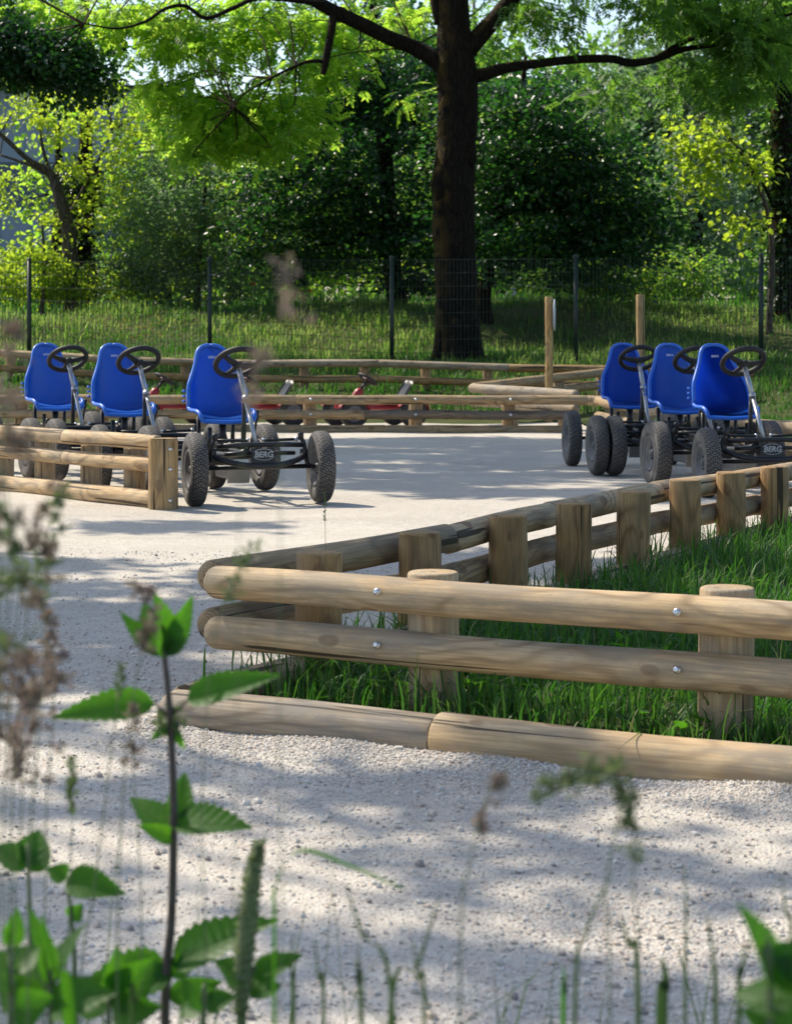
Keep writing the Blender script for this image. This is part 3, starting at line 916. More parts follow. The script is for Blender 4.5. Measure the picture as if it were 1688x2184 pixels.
WB = 1.02
def make_kart():
    root = empty('pedal_kart', (0, 0, 0))
    # wheels
    for x, y, z in ((-.36, 0, .2), (.36, 0, .2), (-.355, WB, .2), (.355, WB, .2)):
        wh = mesh_obj('wheel', ME_RIM, None, root, Matrix.Translation((x, y, z)))
        mesh_obj('tyre', ME_TYRE, None, wh)
    # frame
    f = MB()
    for s_ in (-1, 1):
        f.tube(smoothpath([(s_ * .06, .02, .29), (s_ * .085, .25, .26), (s_ * .10, .55, .25), (s_ * .10, 1.0, .25), (s_ * .10, 1.12, .26)], 3), .019, 10)
        f.tube([(s_ * .10, .62, .25), (s_ * .10, .62, .40)], .013, 8)
        f.tube([(s_ * .10, .84, .25), (s_ * .105, .84, .455)], .013, 8)
    f.tube(smoothpath([(-.22, 1.10, .25), (-.19, 1.17, .26), (0, 1.19, .26), (.19, 1.17, .26), (.22, 1.10, .25)], 4), .016, 8)
    for y in (.3, .62, .88): f.tube([(-.10, y, .25), (.10, y, .25)], .015, 8)
    f.tube([(0, .70, .25), (0, .70, .445)], .022, 12)
    f.box((0, .70, .44), (.20, .16, .014), None, .003)
    f.box((-.16, .80, .30), (.03, .22, .05), None, .006)
    f.build('frame', M['black'], root)
    # axles
    MB().tube([(-.30, 0, .205), (.30, 0, .205)], .013, 10).build('axle', M['black'], root)
    a = MB()
    a.tube([(-.355, WB, .2), (.355, WB, .2)], .012, 10)
    a.box((0, WB, .2), (.10, .09, .10), None, .015)
    a.build('axle', M['black'], root)
    # front end: cross tubes, bowed bumper, stub brackets
    b = MB()
    b.tube([(-.245, -.03, .325), (-.1, -.045, .330), (.1, -.045, .330), (.245, -.03, .325)], .014, 10)
    b.tube(smoothpath([(-.27, .0, .275), (-.21, -.05, .245), (-.10, -.09, .222), (0, -.10, .218), (.10, -.09, .222), (.21, -.05, .245), (.27, .0, .275)], 4), .0165, 10)
    b.tube([(-.20, -.02, .28), (-.06, -.055, .285)], .012, 8)
    b.tube([(.20, -.02, .28), (.06, -.055, .285)], .012, 8)
    b.build('bumper', M['black'], root)
    for s_ in (-1, 1):
        k = MB()
        k.tube(smoothpath([(s_ * .245, .005, .365), (s_ * .262, .0, .33), (s_ * .272, 0, .27), (s_ * .285, 0, .215), (s_ * .325, 0, .2)], 3), [.012] * 12 + [.014], 8)
        k.lathe([(.0005, .02), (.014, .02), (.017, .012), (.017, -.012), (.014, -.02), (.0005, -.02)], 12, 'Z', (s_ * .245, .005, .372))
        k.lathe([(.022, -.03), (.024, 0), (.022, .03)], 12, 'Z', (s_ * .262, 0, .27))
        k.build('steering_knuckle', M['black'], root)
        k = MB()
        k.lathe([(.0005, .014), (.010, .012), (.013, 0), (.010, -.012), (.0005, -.014)], 10, 'Z', (s_ * .232, .05, .352))
        k.lathe([(.0005, .012), (.009, .010), (.009, -.010), (.0005, -.012)], 8, 'Z', (s_ * .045, .055, .350))
        k.build('ball_joint', M['bolt'], root)
        k = MB()
        k.tube([(s_ * .04, .055, .348), (s_ * .235, .05, .352)], .009, 8)
        k.build('tie_rod', M['black'], root)
    # steering
    p0, p1 = Vector((0, .045, .325)), Vector((0, .40, .775))
    ax = (p1 - p0).normalized()
    k = MB()
    k.tube([p0, p0.lerp(p1, .55)], .0125, 12)
    k.tube([p0.lerp(p1, .55), p0.lerp(p1, .985)], .0155, 12)
    k.tube([p0.lerp(p1, .53), p0.lerp(p1, .58)], .020, 12)
    k.build('steering_column', M['steel'], root)
    k = MB()
    k.tube([p0.lerp(p1, .58) + Vector((0, .012, 0)), (0, .285, .26)], .014, 10)
    k.box((0, .285, .27), (.06, .05, .03), None, .005)
    k.build('column_strut', M['black'], root)
    sw = MB()
    sw.tube([(.125 * math.cos(2 * PI * i / 40), .125 * math.sin(2 * PI * i / 40), 0) for i in range(40)], .0165, 10, closed=True)
    sw.lathe([(.0005, .012), (.022, .012), (.032, .004), (.034, -.012), (.02, -.03), (.0005, -.03)], 16, 'Z', (0, 0, -.018))
    for an, wd in ((R(12), .021), (R(168), .021), (R(270), .016)):
        d = Vector((math.cos(an), math.sin(an), 0))
        sw.tube([d * .01 + Vector((0, 0, -.02)), d * .06 + Vector((0, 0, -.015)), d * .122], [wd, wd * .85, wd * .6], 8)
    mtx = Matrix.Translation(p1) @ ax.to_track_quat('Z', 'Y').to_matrix().to_4x4()
    so = sw.build('steering_wheel', M['foam'], root, mtx)
    k = MB(); k.lathe([(.0005, .004), (.014, .003), (.016, 0)], 16, 'Z', (0, 0, -.005))
    k.build('hub_badge', M['zinc'], so)
    # seat and its emblem
    st = mesh_obj('seat', seat_mesh(), None, root)
    em = MB()
    em.add([(.032 * math.cos(2 * PI * i / 20), 0, .012 * math.sin(2 * PI * i / 20)) for i in range(20)], [tuple(range(20))])
    tm = text_mesh('BERG', .020, .0008)
    mt = Matrix.Translation((0, .922, .800)) @ Matrix.Rotation(R(90 - 14), 4, 'X')
    lo = mesh_obj('emblem', tm, M['white'], st, mt)
    # name plate
    k = MB()
    k.box((0, -.082, .268), (.135, .022, .088), Quaternion((1, 0, 0), R(-8)), .006)
    np_ = k.build('name_plate', M['black'], root)
    bm_ = Matrix.Translation((0, -.0960, .278)) @ Matrix.Rotation(R(90 - 8), 4, 'X')
    mesh_obj('lettering', text_mesh('BERG', .044, .001, .0008), M['print'], np_, bm_)
    k = MB()
    for s0, s1 in ((25, 155), (200, 340)):
        k.tube([(.062 * math.cos(R(t)), .030 * math.sin(R(t)), 0) for t in range(s0, s1 + 1, 10)], .0016, 6)
    k.build('oval_mark', M['print'], np_, Matrix.Translation((0, -.0962, .279)) @ Matrix.Rotation(R(90 - 8), 4, 'X'))
    k = MB()
    for i in range(7): k.box((-.027 + i * .009, -.0915, .241), (.006, .003, .006))
    k.build('small_print', M['print'], np_)
    # pedals, crank and chain guard
    k = MB()
    k.tube([(-.16, .36, .22), (-.06, .36, .22), (-.06, .36, .25), (.0, .36, .25), (.06, .36, .25), (.06, .36, .19), (.16, .36, .19)], .009, 8)
    k.build('crank', M['steel'], root)
    for s_, z in ((-1, .22), (1, .19)):
        MB().box((s_ * .135, .36, z), (.085, .075, .024), Quaternion((1, 0, 0), R(12)), .006).build('pedal', M['foam'], root)
    k = MB()
    k.box((-.02, .52, .165), (.035, .44, .115), None, .02)
    k.box((-.02, .30, .155), (.13, .012, .12), Quaternion((1, 0, 0), R(18)), .005)
    k.build('chain_guard', M['zinc'], root)
    k = MB()
    k.tube([(.21, .93, .22), (.24, .86, .34), (.245, .83, .43)], .008, 8)
    k.tube([(.245, .83, .43), (.247, .82, .49)], .013, 8)
    k.build('brake_lever', M['black'], root)
    return root
proto = make_kart()
KARTS = [  # front axle position, yaw, steering wheel turn, label
    (xat(551, 11.49), 11.49, 21, 22, 'blue seat pedal kart beside the square end post, nearest of the left row'),
    (xat(337, 12.60), 12.60, 24, 24, 'blue seat pedal kart in the middle of the left row behind the sunlit fence'),
    (xat(181, 13.67), 13.67, 25, 4, 'blue seat pedal kart at the far left end of the left row'),
    (1.70, 14.0, 5, -8, 'blue seat pedal kart farthest back in the right row, before the slim pole'),
    (1.975, 13.0, 10, 14, 'blue seat pedal kart between the two others of the right row'),
    (2.13, 12.05, 10, 16, 'blue seat pedal kart nearest the receding fence, right end of the right row')]
for i, (x, y, yaw, trn, lb) in enumerate(KARTS):
    k = proto if i == 0 else copy_tree(proto)
    k.location = (x, y, 0); k.rotation_euler = (0, 0, R(yaw))
    tag(k, lb, 'pedal kart', 'pedal karts with blue seats')
    for c in kids(k):
        if c.name.startswith('steering_wheel'): c.matrix_local = c.matrix_local @ Matrix.Rotation(R(trn), 4, 'Z')
        elif c.name.startswith('wheel'):
            m_ = c.matrix_local.copy()
            st_ = R((-trn * .25) if m_.translation.y < .5 else 0)
            c.matrix_local = Matrix.Translation(m_.translation) @ Matrix.Rotation(st_, 4, 'Z') @ Matrix.Rotation(rnd.uniform(0, 6), 4, 'X')

# small red karts in the far pen
ME_TY2 = MB().lathe(tyre_prof(.145, .085, .035), 32, 'X', closed=True).mesh('tyre'); ME_TY2.materials.append(M['foam'])
ME_RIM2 = MB().lathe([(.0005, .024), (.02, .024), (.03, .010), (.065, .012), (.088, .030), (.088, -.030), (.065, -.012), (.03, -.010), (.02, -.024), (.0005, -.024)], 20, 'X').mesh('wheel'); ME_RIM2.materials.append(M['rim'])
def make_red():
    root = empty('small_pedal_kart', (0, 0, 0))
    for x, y in ((-.25, 0), (.25, 0), (-.25, .62), (.25, .62)):
        wh = mesh_obj('wheel', ME_RIM2, None, root, Matrix.Translation((x, y, .145)))
        mesh_obj('tyre', ME_TY2, None, wh)
        g = MB()
        pr = [(.165, -.045), (.172, 0), (.165, .045), (.158, .045), (.165, 0), (.158, -.045)]
        vs_, fs = [], []
        for i in range(11):
            a = R(-15 + 17 * i)
            for r_, h in pr: vs_.append((x + h, y + r_ * math.cos(a), .145 + r_ * math.sin(a)))
        for i in range(10):
            for j in range(6): fs.append((i * 6 + j, i * 6 + (j + 1) % 6, (i + 1) * 6 + (j + 1) % 6, (i + 1) * 6 + j))
        g.add(vs_, fs)
        g.build('mudguard', M['red'], root)
    f = MB()
    f.tube(smoothpath([(0, -.10, .22), (0, .1, .21), (0, .4, .20), (0, .72, .22)], 3), .03, 10)
    f.tube([(-.25, 0, .145), (.25, 0, .145)], .014, 8)
    f.tube([(-.25, .62, .145), (.25, .62, .145)], .014, 8)
    f.tube(smoothpath([(0, .08, .22), (0, .12, .32), (0, .17, .385)], 3), [.05] * 3 + [.045] * 3 + [.03], 10)
    f.build('frame', M['red'], root)
    s_ = MB()
    s_.box((0, .50, .285), (.24, .24, .035), None, .014)
    pts = [(0, .60, .29), (0, .64, .36), (0, .68, .43), (0, .695, .475)]
    vs_, fs = [], []
    for i, (p, hw) in enumerate(zip(pts, (.10, .105, .10, .075))):
        for yy in (-.015, .015):
            for u in (-1, -.5, 0, .5, 1): vs_.append((u * hw, p[1] + yy - .02 * u * u, p[2]))
    for i in range(3):
        for yy in (0, 5):
            for j in range(4):
                a = i * 10 + yy + j
                fs.append((a, a + 1, a + 11, a + 10))
        for j in (0, 4): fs.append((i * 10 + j, i * 10 + 5 + j, i * 10 + 15 + j, i * 10 + 10 + j))
    for j in range(4): fs.append((30 + j, 31 + j, 36 + j, 35 + j))
    s_.add(vs_, fs)
    s_.tube([(0, .52, .20), (0, .53, .28)], .025, 8)
    s_.build('seat', M['black'], root)
    c = MB(); c.tube([(0, .15, .36), (0, .235, .485)], .016, 8)
    c.build('steering_column', M['black'], root)
    sw = MB()
    sw.tube([(.10 * math.cos(2 * PI * i / 24), .10 * math.sin(2 * PI * i / 24), 0) for i in range(24)], .015, 8, closed=True)
    for an in (20, 160, 270): sw.tube([(0, 0, -.01), (.1 * math.cos(R(an)), .1 * math.sin(R(an)), 0)], .015, 6)
    mtx = Matrix.Translation((0, .24, .49)) @ Vector((0, .56, .83)).to_track_quat('Z', 'Y').to_matrix().to_4x4()
    so = sw.build('steering_wheel', M['foam'], root, mtx)
    MB().lathe([(.0005, .012), (.03, .008), (.036, -.01)], 12).build('hub_cap', M['red'], so)
    return root
rp = make_red()
for i, (px, d, yaw, lb) in enumerate(((735, 21.55, -68, 'small red pedal kart with its steering wheel rising above the middle fence'), (480, 21.7, -66, 'small red pedal kart behind the fence, right of the nearest left blue kart'),
                                      (300, 21.8, -70, 'small red pedal kart seen between two blue seats of the left row'))):
    k = rp if i == 0 else copy_tree(rp)
    k.location = (xat(px, d), d, 0); k.rotation_euler = (0, 0, R(yaw)); k.scale = (1.05, 1.05, 1.0)
    tag(k, lb, 'pedal kart', 'small red pedal karts in the far pen')

# ------------------------------------------------------------------ lawns and grass
def poly_sheet(name, pts, z, mat):
    me = bpy.data.meshes.new(name)
    me.from_pydata([(x, y, z) for x, y in pts], [], [tuple(range(len(pts)))])
    return tag(mesh_obj(name, me, mat), kind='structure')
isl = [(-.42, 5.15), (2.6, 3.45), (9, 3.0), (9, 11.5), (2.36, 10.55), (1.70, 9.33), (1.08, 8.25), (.62, 7.2), (.14, 6.25), (-.30, 5.45)]
poly_sheet('island_lawn', isl, .02, M['lawn'])
poly_sheet('side_lawn', [(2.15, 18.0), (2.6, 14.6), (3.5, 12.6), (9, 12.4), (14, 23), (1.95, 23), (2.0, 20)], .02, M['lawn'])
def inpoly(X, Y, poly):
    c = np.zeros(len(X), bool)
    for (x1, y1), (x2, y2) in zip(poly, poly[1:] + poly[:1]):
        with np.errstate(divide='ignore', invalid='ignore'):
            c ^= ((y1 > Y) != (y2 > Y)) & (X < (x2 - x1) * (Y - y1) / (y2 - y1) + x1)
    return c
rng = np.random.default_rng(21)
X = rng.uniform(-.45, 6.0, 175000); Y = rng.uniform(3.0, 11.4, 175000)
k = inpoly(X, Y, isl) & (np.abs(X) < Y * .33 + 1.2)
X, Y = X[k], Y[k]
Hh = rng.uniform(.022, .062, len(X)) * (1 + .9 * np.clip(np.sin(X * 5 + Y * 2.2) * np.sin(Y * 4.1 - X), 0, 1))
edge = np.minimum(seg_dist(X, Y, NEAR_A, NB2), np.min([seg_dist(X, Y, Vector(a), Vector(b)) for a, b in zip(LEG, LEG[1:])], 0))
Hh = Hh * (1 + .9 * np.exp(-(edge / .16) ** 2))
o = blades('lawn_grass', M['grass'], rng, X, Y, np.full(len(X), .015), Hh, rng.uniform(.0016, .0038, len(X)), .6)
tag(o, 'lush dark green grass inside the corner of the near fences', 'grass')
# longer tufts at the post feet
TX, TY = [], []
for (x, y) in LEG + [(xat(925, 5.06), 5.06), (xat(1550, 4.7), 4.7)] + [(-.1, 5.3), (.3, 6.0), (.85, 7.1), (1.3, 8.0), (.5, 5.2), (1.0, 5.0), (1.1, 6.6)] + [(lx + .16, ly - .10) for lx, ly in LEG] + [(lx + .42, ly + .1) for lx, ly in LEG]:
    kk = 150
    TX.append(x + .06 + rng.normal(size=kk) * .14); TY.append(y - .03 + rng.normal(size=kk) * .12)
TX = np.concatenate(TX); TY = np.concatenate(TY)
o = blades('tall_grass', M['grass'], rng, TX, TY, np.full(len(TX), .01), rng.uniform(.05, .21, len(TX)), rng.uniform(.002, .0042, len(TX)), .75)
tag(o, 'longer grass tufts around the feet of the fence posts', 'grass')
WX = np.concatenate([rng.uniform(-.3, 2.2, 1500), rng.normal(size=700) * .12 - .02]); WY = np.concatenate([rng.uniform(4.6, 9, 1500), rng.normal(size=700) * .1 + 5.35])
k = inpoly(WX, WY, isl); WX, WY = WX[k], WY[k]
k = np.sin(WX * 6) * np.sin(WY * 5 + WX) + rng.uniform(-.5, .8, len(WX)) > .1; WX, WY = WX[k], WY[k]
az = rng.uniform(0, 2 * PI, len(WX))
o = mesh_obj('broad_leaved_weeds', leaf_mesh('broad_leaved_weeds', np.stack([WX, WY, rng.uniform(.02, .06, len(WX))], 1), np.stack([np.cos(az), np.sin(az), rng.uniform(-.1, .9, len(WX))], 1), np.stack([-np.cos(az) * .4, -np.sin(az) * .4, 1 + 0 * az], 1), rng.uniform(.03, .085, len(WX)), rng.uniform(.007, .018, len(WX))), M['nettle'])
tag(o, 'low broad leaves of dandelion and dock among the lawn grass by the posts', 'weeds', kind='stuff')
# side lawn
X = rng.uniform(1.9, 8.5, 34000); Y = rng.uniform(12.4, 23, 34000)
k = inpoly(X, Y, [(2.3, 18.0), (2.75, 14.6), (3.6, 12.6), (9, 12.4), (14, 23), (2.2, 23)]) & (X < Y * .26 + 1.6)
X, Y = X[k], Y[k]
o = blades('side_grass', M['grass'], rng, X, Y, np.full(len(X), .01), rng.uniform(.04, .12, len(X)), rng.uniform(.004, .009, len(X)), .6)
tag(o, 'sunny short grass behind the right row of karts', 'grass')
# meadow on the bank
def meadow(n, y0, y1, hmin, hmax, wmin, wmax, mat, name, lab, pw=1.0, patch=None):
    Y = y0 + (y1 - y0) * rng.uniform(0, 1, n) ** pw
    X = rng.uniform(-1, 1, n) * (Y * .2 + 1.2)
    if patch is not None:
        q = np.sin(X * patch + Y * .5 * patch) * np.sin(X * .37 * patch - Y * patch * .8 + 1) > rng.uniform(-.6, .7, n)
        X, Y = X[q], Y[q]
    Hh = rng.uniform(hmin, hmax, len(X)) * (.45 + .75 * np.sin(X * 1.3 + 2 * np.sin(Y * .9)) ** 2 * np.abs(np.sin(X * 3.1 - Y * 1.7)))
    o = blades(name, mat, rng, X, Y, hgt(X, Y) - .02, Hh, rng.uniform(wmin, wmax, len(X)), .6)
    return tag(o, lab, 'grass')
meadow(60000, 23.5, 37.5, .07, .24, .005, .012, M['grass'], 'meadow_grass', 'thick green meadow grass on the bank behind the mesh fence', 1.0)
meadow(46000, 27.0, 38.2, .12, .34, .004, .009, M['grass_dry'], 'tall_meadow', 'tall seeding yellowish meadow stalks on the bank', 1.0, .9)
meadow(16000, 37.5, 60, .2, .5, .012, .025, M['grass'], 'field_grass', 'sunlit grass field beyond the bank', 1.3)

# ------------------------------------------------------------------ green wire mesh fence
mf = empty('mesh_fence', (0, 28.7, .5), 0, 'dark green wire mesh fence on round steel posts running behind the whole track', 'fence')
def mfy(x): return 28.7 - .10 * x
PX = [xat(62, 29.1) - 2.5] + [xat(p, d) for p, d in ((62, 29.2), (447, 28.95), (835, 28.7), (1227, 28.45), (1622, 28.2))] + [xat(1622, 28.2) + 2.5]
tops = []
for i, x in enumerate(PX):
    y = mfy(x); z0 = float(hgt(x, y)); zt = CAM_Z + (HY - (560 - 12 * i / 5)) / F * y
    tops.append(zt)
    mb = MB(); mb.tube([(x, y, z0 - .2), (x, y, zt + .02)], .032, 10); mb.lathe([(.036, 0), (.036, .02), (.02, .035), (.0005, .038)], 10, 'Z', (x, y, zt + .015))
    mb.build('post', M['green_paint'], mf, Matrix.Translation(-mf.location))
for i in range(len(PX) - 1):
    x0, x1 = PX[i] + .03, PX[i + 1] - .03
    mb = MB()
    nv = int((x1 - x0) / .05)
    for j in range(nv + 1):
        x = x0 + (x1 - x0) * j / nv; y = mfy(x)
        zt = tops[i] + (tops[i + 1] - tops[i]) * j / nv
        z0 = float(hgt(x, y))
        mb.tube([(x, y - .012, z0), (x, y - .012, zt)], .0034, 3, False)
    for q in range(9):
        t = q / 8
        pts = []
        for j in range(6):
            x = x0 + (x1 - x0) * j / 5; y = mfy(x)
            z0 = float(hgt(x, y)); zt = tops[i] + (tops[i + 1] - tops[i]) * j / 5
            pts.append((x, y - .017, z0 + .03 + (zt - z0 - .04) * t))
        mb.tube(pts, .004, 3, False)
    mb.build('mesh_panel', M['green_paint'], mf, Matrix.Translation(-mf.location))

# ------------------------------------------------------------------ trees
def barkwob(seed):
    def f(p, an): return 1 + .05 * math.sin(an * 3 + p.z * 2.1 + seed) + .035 * math.sin(an * 7 + p.z * 5 + seed * 2) + .02 * math.sin(an * 2 - p.z * 9)
    return f
def limb(mb, pts, seg=10, k=6, seed=0.0):
    P = smoothpath(pts, k)
    mb.tube([p[:3] for p in P], [max(p[3], .003) for p in P], seg, True, wob=barkwob(seed))
def twigs(mb, rng, roots, C, n, r0=.02, sag=.15):
    for c in C[rng.choice(len(C), min(n, len(C)), replace=False)]:
        j = int(np.argmin([np.linalg.norm(np.array(r[:3]) - c) for r in roots]))
        a = np.array(roots[j][:3])
        m_ = (a + c) / 2 + rng.normal(size=3) * .12 * np.linalg.norm(c - a) + np.array([0, 0, sag])
        mb.tube([p[:3] for p in smoothpath([(*a, r0), (*m_, r0 * .7), (*c, r0 * .25)], 4)], [r0 * (1 - .09 * i) for i in range(9)], 5, False)

# the big tree in the middle, its trunk in front of everything else
rng = np.random.default_rng(3)
TD = 30.0
bx = xat(975, TD)
bz = float(hgt(bx, TD))
big = empty('broadleaf_tree', (bx, TD, bz), 0, 'big tree with shade-darkened trunk, burl and wide limbs in the middle of the photo', 'tree')
def T(px, py, r, dd=0.0):
    v = at(px, py, TD + dd)
    return (v.x - bx, v.y - TD, v.z - bz, r)
tr = MB()
limb(tr, [T(975, 800, .37), T(976, 768, .328), T(974, 720, .312), T(972, 620, .300), T(970, 500, .298), T(968, 420, .300), T(966, 380, .298), T(972, 300, .285), T(974, 200, .288), T(972, 130, .275), T(968, 60, .235), T(966, 0, .225), T(960, -150, .20), T(940, -420, .15), T(930, -700, .08)], 22, 7, 1.0)
# burl and root flare
def lump(c, r, sq=(1, 1, 1)):
    bm = bmesh.new(); bmesh.ops.create_icosphere(bm, subdivisions=3, radius=1); bm.verts.index_update()
    tr.add([(c[0] + v.co.x * r * sq[0] * (1 + .12 * math.sin(v.co.z * 7 + v.co.x * 5)), c[1] + v.co.y * r * sq[1], c[2] + v.co.z * r * sq[2]) for v in bm.verts], [[v.index for v in f.verts] for f in bm.faces]); bm.free()
c = T(940, 395, 0); lump((c[0], c[1] - .12, c[2]), .16, (.9, 1, 1.9))
c = T(944, 440, 0); lump((c[0], c[1] - .12, c[2]), .13, (.9, 1, 2.0))
c = T(1002, 330, 0); lump((c[0], c[1] - .1, c[2]), .12, (.8, 1, 1.6))
for an in (15, 80, 150, 205, 265, 330):
    a = R(an)
    limb(tr, [(.22 * math.cos(a), .22 * math.sin(a), .55, .10), (.27 * math.cos(a), .27 * math.sin(a), .18, .10), (.35 * math.cos(a), .35 * math.sin(a), -.05, .08)], 8, 4, an)
trunk = tr.build('trunk', M['bark'], big)
L1 = [T(955, 150, .17), T(925, 125, .135), T(880, 100, .115), T(830, 80, .105, -.3), T(770, 50, .10, -.5), T(710, 22, .095, -.7), T(640, -15, .085, -.9), T(520, -60, .06, -1.2), T(350, -90, .04, -1.6)]
L1b = [T(712, 22, .06, -.7), T(706, 70, .055, -.75), T(698, 110, .055, -.75), T(690, 150, .045, -.75), T(686, 158, .03, -.75)]
L1c = [T(694, 130, .03, -.75), T(660, 130, .026, -.8), T(630, 140, .022, -.8), T(580, 165, .018, -.9), T(520, 200, .012, -1), T(500, 230, .007, -1)]
L2 = [T(990, 165, .12), T(1030, 158, .095), T(1075, 145, .08), T(1130, 137, .07, .2), T(1220, 127, .065, .4), T(1300, 125, .062, .6), T(1345, 134, .062, .7), T(1400, 125, .055, .8), T(1460, 104, .045, .9), T(1540, 95, .035, 1), T(1600, 103, .03, 1), T(1690, 115, .02, 1)]
L2b = [T(1400, 122, .04, .8), T(1460, 88, .038, .8), T(1540, 60, .032, .7), T(1620, 45, .028, .6), T(1720, 20, .02, .5), T(1900, -40, .01, .4)]
L3 = [T(985, 120, .16), T(1025, 75, .13), T(1060, 35, .12), T(1095, -10, .11), T(1180, -110, .09), T(1300, -260, .06), T(1450, -420, .03)]
L4 = [T(940, 50, .09), T(930, 10, .08), T(920, -40, .075), T(880, -160, .06), T(820, -300, .04)]
L5 = [T(690, 8, .04, -1.0), T(560, -5, .032, -1.4), T(500, 15, .03, -1.5), T(440, 38, .028, -1.6), T(395, 12, .026, -1.7), T(352, 18, .024, -1.8), T(310, 45, .02, -1.9), T(250, 60, .016, -2.0), T(180, 50, .01, -2.1)]
for i, lp in enumerate((L1, L1b, L1c, L2, L2b, L3, L4, L5)):
    mb = MB(); limb(mb, lp, 12 if i in (0, 3, 5) else 8, 6, i)
    if i == 0:
        pass
    mb.build('limb', M['bark'], big)
off = np.array([bx, TD, bz])
def W(px, py, d): return tuple(at(px, py, d))
# hanging pinnate foliage: backlight put into brighter leaf colour left, darker and higher right
def patch_pts(rng, specs, n):
    out = []
    tot = sum(s[4] * s[5] * s[8] for s in specs)
    for px, py, d, dd, rx, ry, _, __, wgt in specs:
        m_ = max(1, int(n * rx * ry * wgt / tot))
        a = rng.normal(size=(m_, 3)) * .5
        dv = d + a[:, 2] * dd
        out.append(np.stack([(px + a[:, 0] * rx - HX) / F * dv, dv, CAM_Z - (py + a[:, 1] * ry - HY) / F * dv], 1))
    return np.concatenate(out)
S_bright = [(400, 70, 31.2, 1.2, 170, 55, 0, 0, 1), (560, 50, 31.5, 1.2, 120, 50, 0, 0, .8), (690, 130, 31.6, .8, 80, 60, 0, 0, .5), (690, 40, 31.8, .9, 90, 40, 0, 0, .6), (540, 205, 31.2, .8, 100, 45, 0, 0, .9),
            (660, 250, 31, .6, 60, 30, 0, 0, .6), (450, 270, 31, .8, 100, 60, 0, 0, .9), (590, 290, 30.8, .7, 110, 35, 0, 0, .7), (360, 180, 31, .8, 60, 60, 0, 0, .8), (860, 30, 31.8, .9, 60, 40, 0, 0, .6), (880, 200, 31.4, .4, 40, 25, 0, 0, .4),
            (230, 30, 30.5, 1, 150, 35, 0, 0, .8), (50, 15, 30.5, 1, 110, 35, 0, 0, .8), (450, -110, 31, 2, 420, 70, 0, 0, .10)]
Cb = patch_pts(rng, S_bright, 400)
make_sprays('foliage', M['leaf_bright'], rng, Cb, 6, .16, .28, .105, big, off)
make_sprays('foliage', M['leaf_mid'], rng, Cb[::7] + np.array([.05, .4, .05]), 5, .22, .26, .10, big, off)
tw = MB(); twigs(tw, rng, [tuple(np.array(q[:3]) + off) for q in L1 + L1c + L5], Cb, 80, .014, .05)
tw.v = [tuple(np.array(v) - off) for v in tw.v]
tw.build('twigs', M['bark'], big)
S_right = [(1150, 30, 31, 1.5, 90, 50, 0, 0, .6), (1500, 20, 31, 1.2, 170, 50, 0, 0, 1.2), (1600, 90, 31, 1, 110, 60, 0, 0, 1.0), (1400, 190, 31.5, 1, 160, 40, 0, 0, .5), (1560, 170, 31.5, 1, 120, 50, 0, 0, .6), (1350, -110, 31, 2, 420, 90, 0, 0, .6)]
Cr = patch_pts(rng, S_right, 270)
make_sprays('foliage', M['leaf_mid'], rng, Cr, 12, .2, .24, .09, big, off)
# upper crown, above the frame: shades the bank on the right
make_crown('crown', M['leaf_mid'], rng, [(3.0 + bx, TD - 1.0, 10.5, 4.5, 4, 3.0), (6 + bx, TD + .5, 9.5, 4, 4, 2.5)], 330, 55, .35, .17, parent=big, off=off)

def tree(name, label, px, py, d, trunk_pts, r, blobs, mat, clumps, per, spread, size, rngseed, bark='bark', ntw=40, shell=.45, group='trees behind the mesh fence', aspect=.36, limbs=(), extra=None, flat=(1, 1, .55)):
    rg = np.random.default_rng(rngseed)
    b = at(px, py, d)
    z0 = float(hgt(b.x, b.y))
    root = empty(name, (b.x, b.y, z0), 0, label, 'tree', group)
    o_ = np.array([b.x, b.y, z0])
    mb = MB()
    P = [(b.x, b.y, z0 - .1, r * 1.35), (b.x, b.y, z0 + .25, r * 1.05)] + [(*at(p, q, d + dd), rr) for p, q, dd, rr in trunk_pts]
    limb(mb, P, 12, 6, rngseed)
    roots = P[2:]
    for lp in limbs:
        lpp = [(*at(p, q, d + dd), rr) for p, q, dd, rr in lp]
        limb(mb, lpp, 8, 5, rngseed + 1); roots += lpp
    cr, C = make_crown('crown', mat, rg, blobs, clumps, per, spread, size, aspect, shell, parent=root, off=o_, flat=flat)
    if extra:
        make_crown('crown', M[extra[0]], rg, extra[3] if len(extra) > 3 else blobs, extra[1], extra[2], spread * .8, size * .95, aspect, .7, parent=root, off=o_, flat=flat)
    twigs(mb, rg, roots, C, ntw, r * .12)
    mb.v = [tuple(np.array(v) - o_) for v in mb.v]
    mb.build('trunk', M[bark], root)
    return root, C
def B(px, py, d, rx, ry, rd, wgt=1.0):
    c = at(px, py, d)
    return (c.x, c.y, c.z, rx / F * d, rd, ry / F * d, wgt)
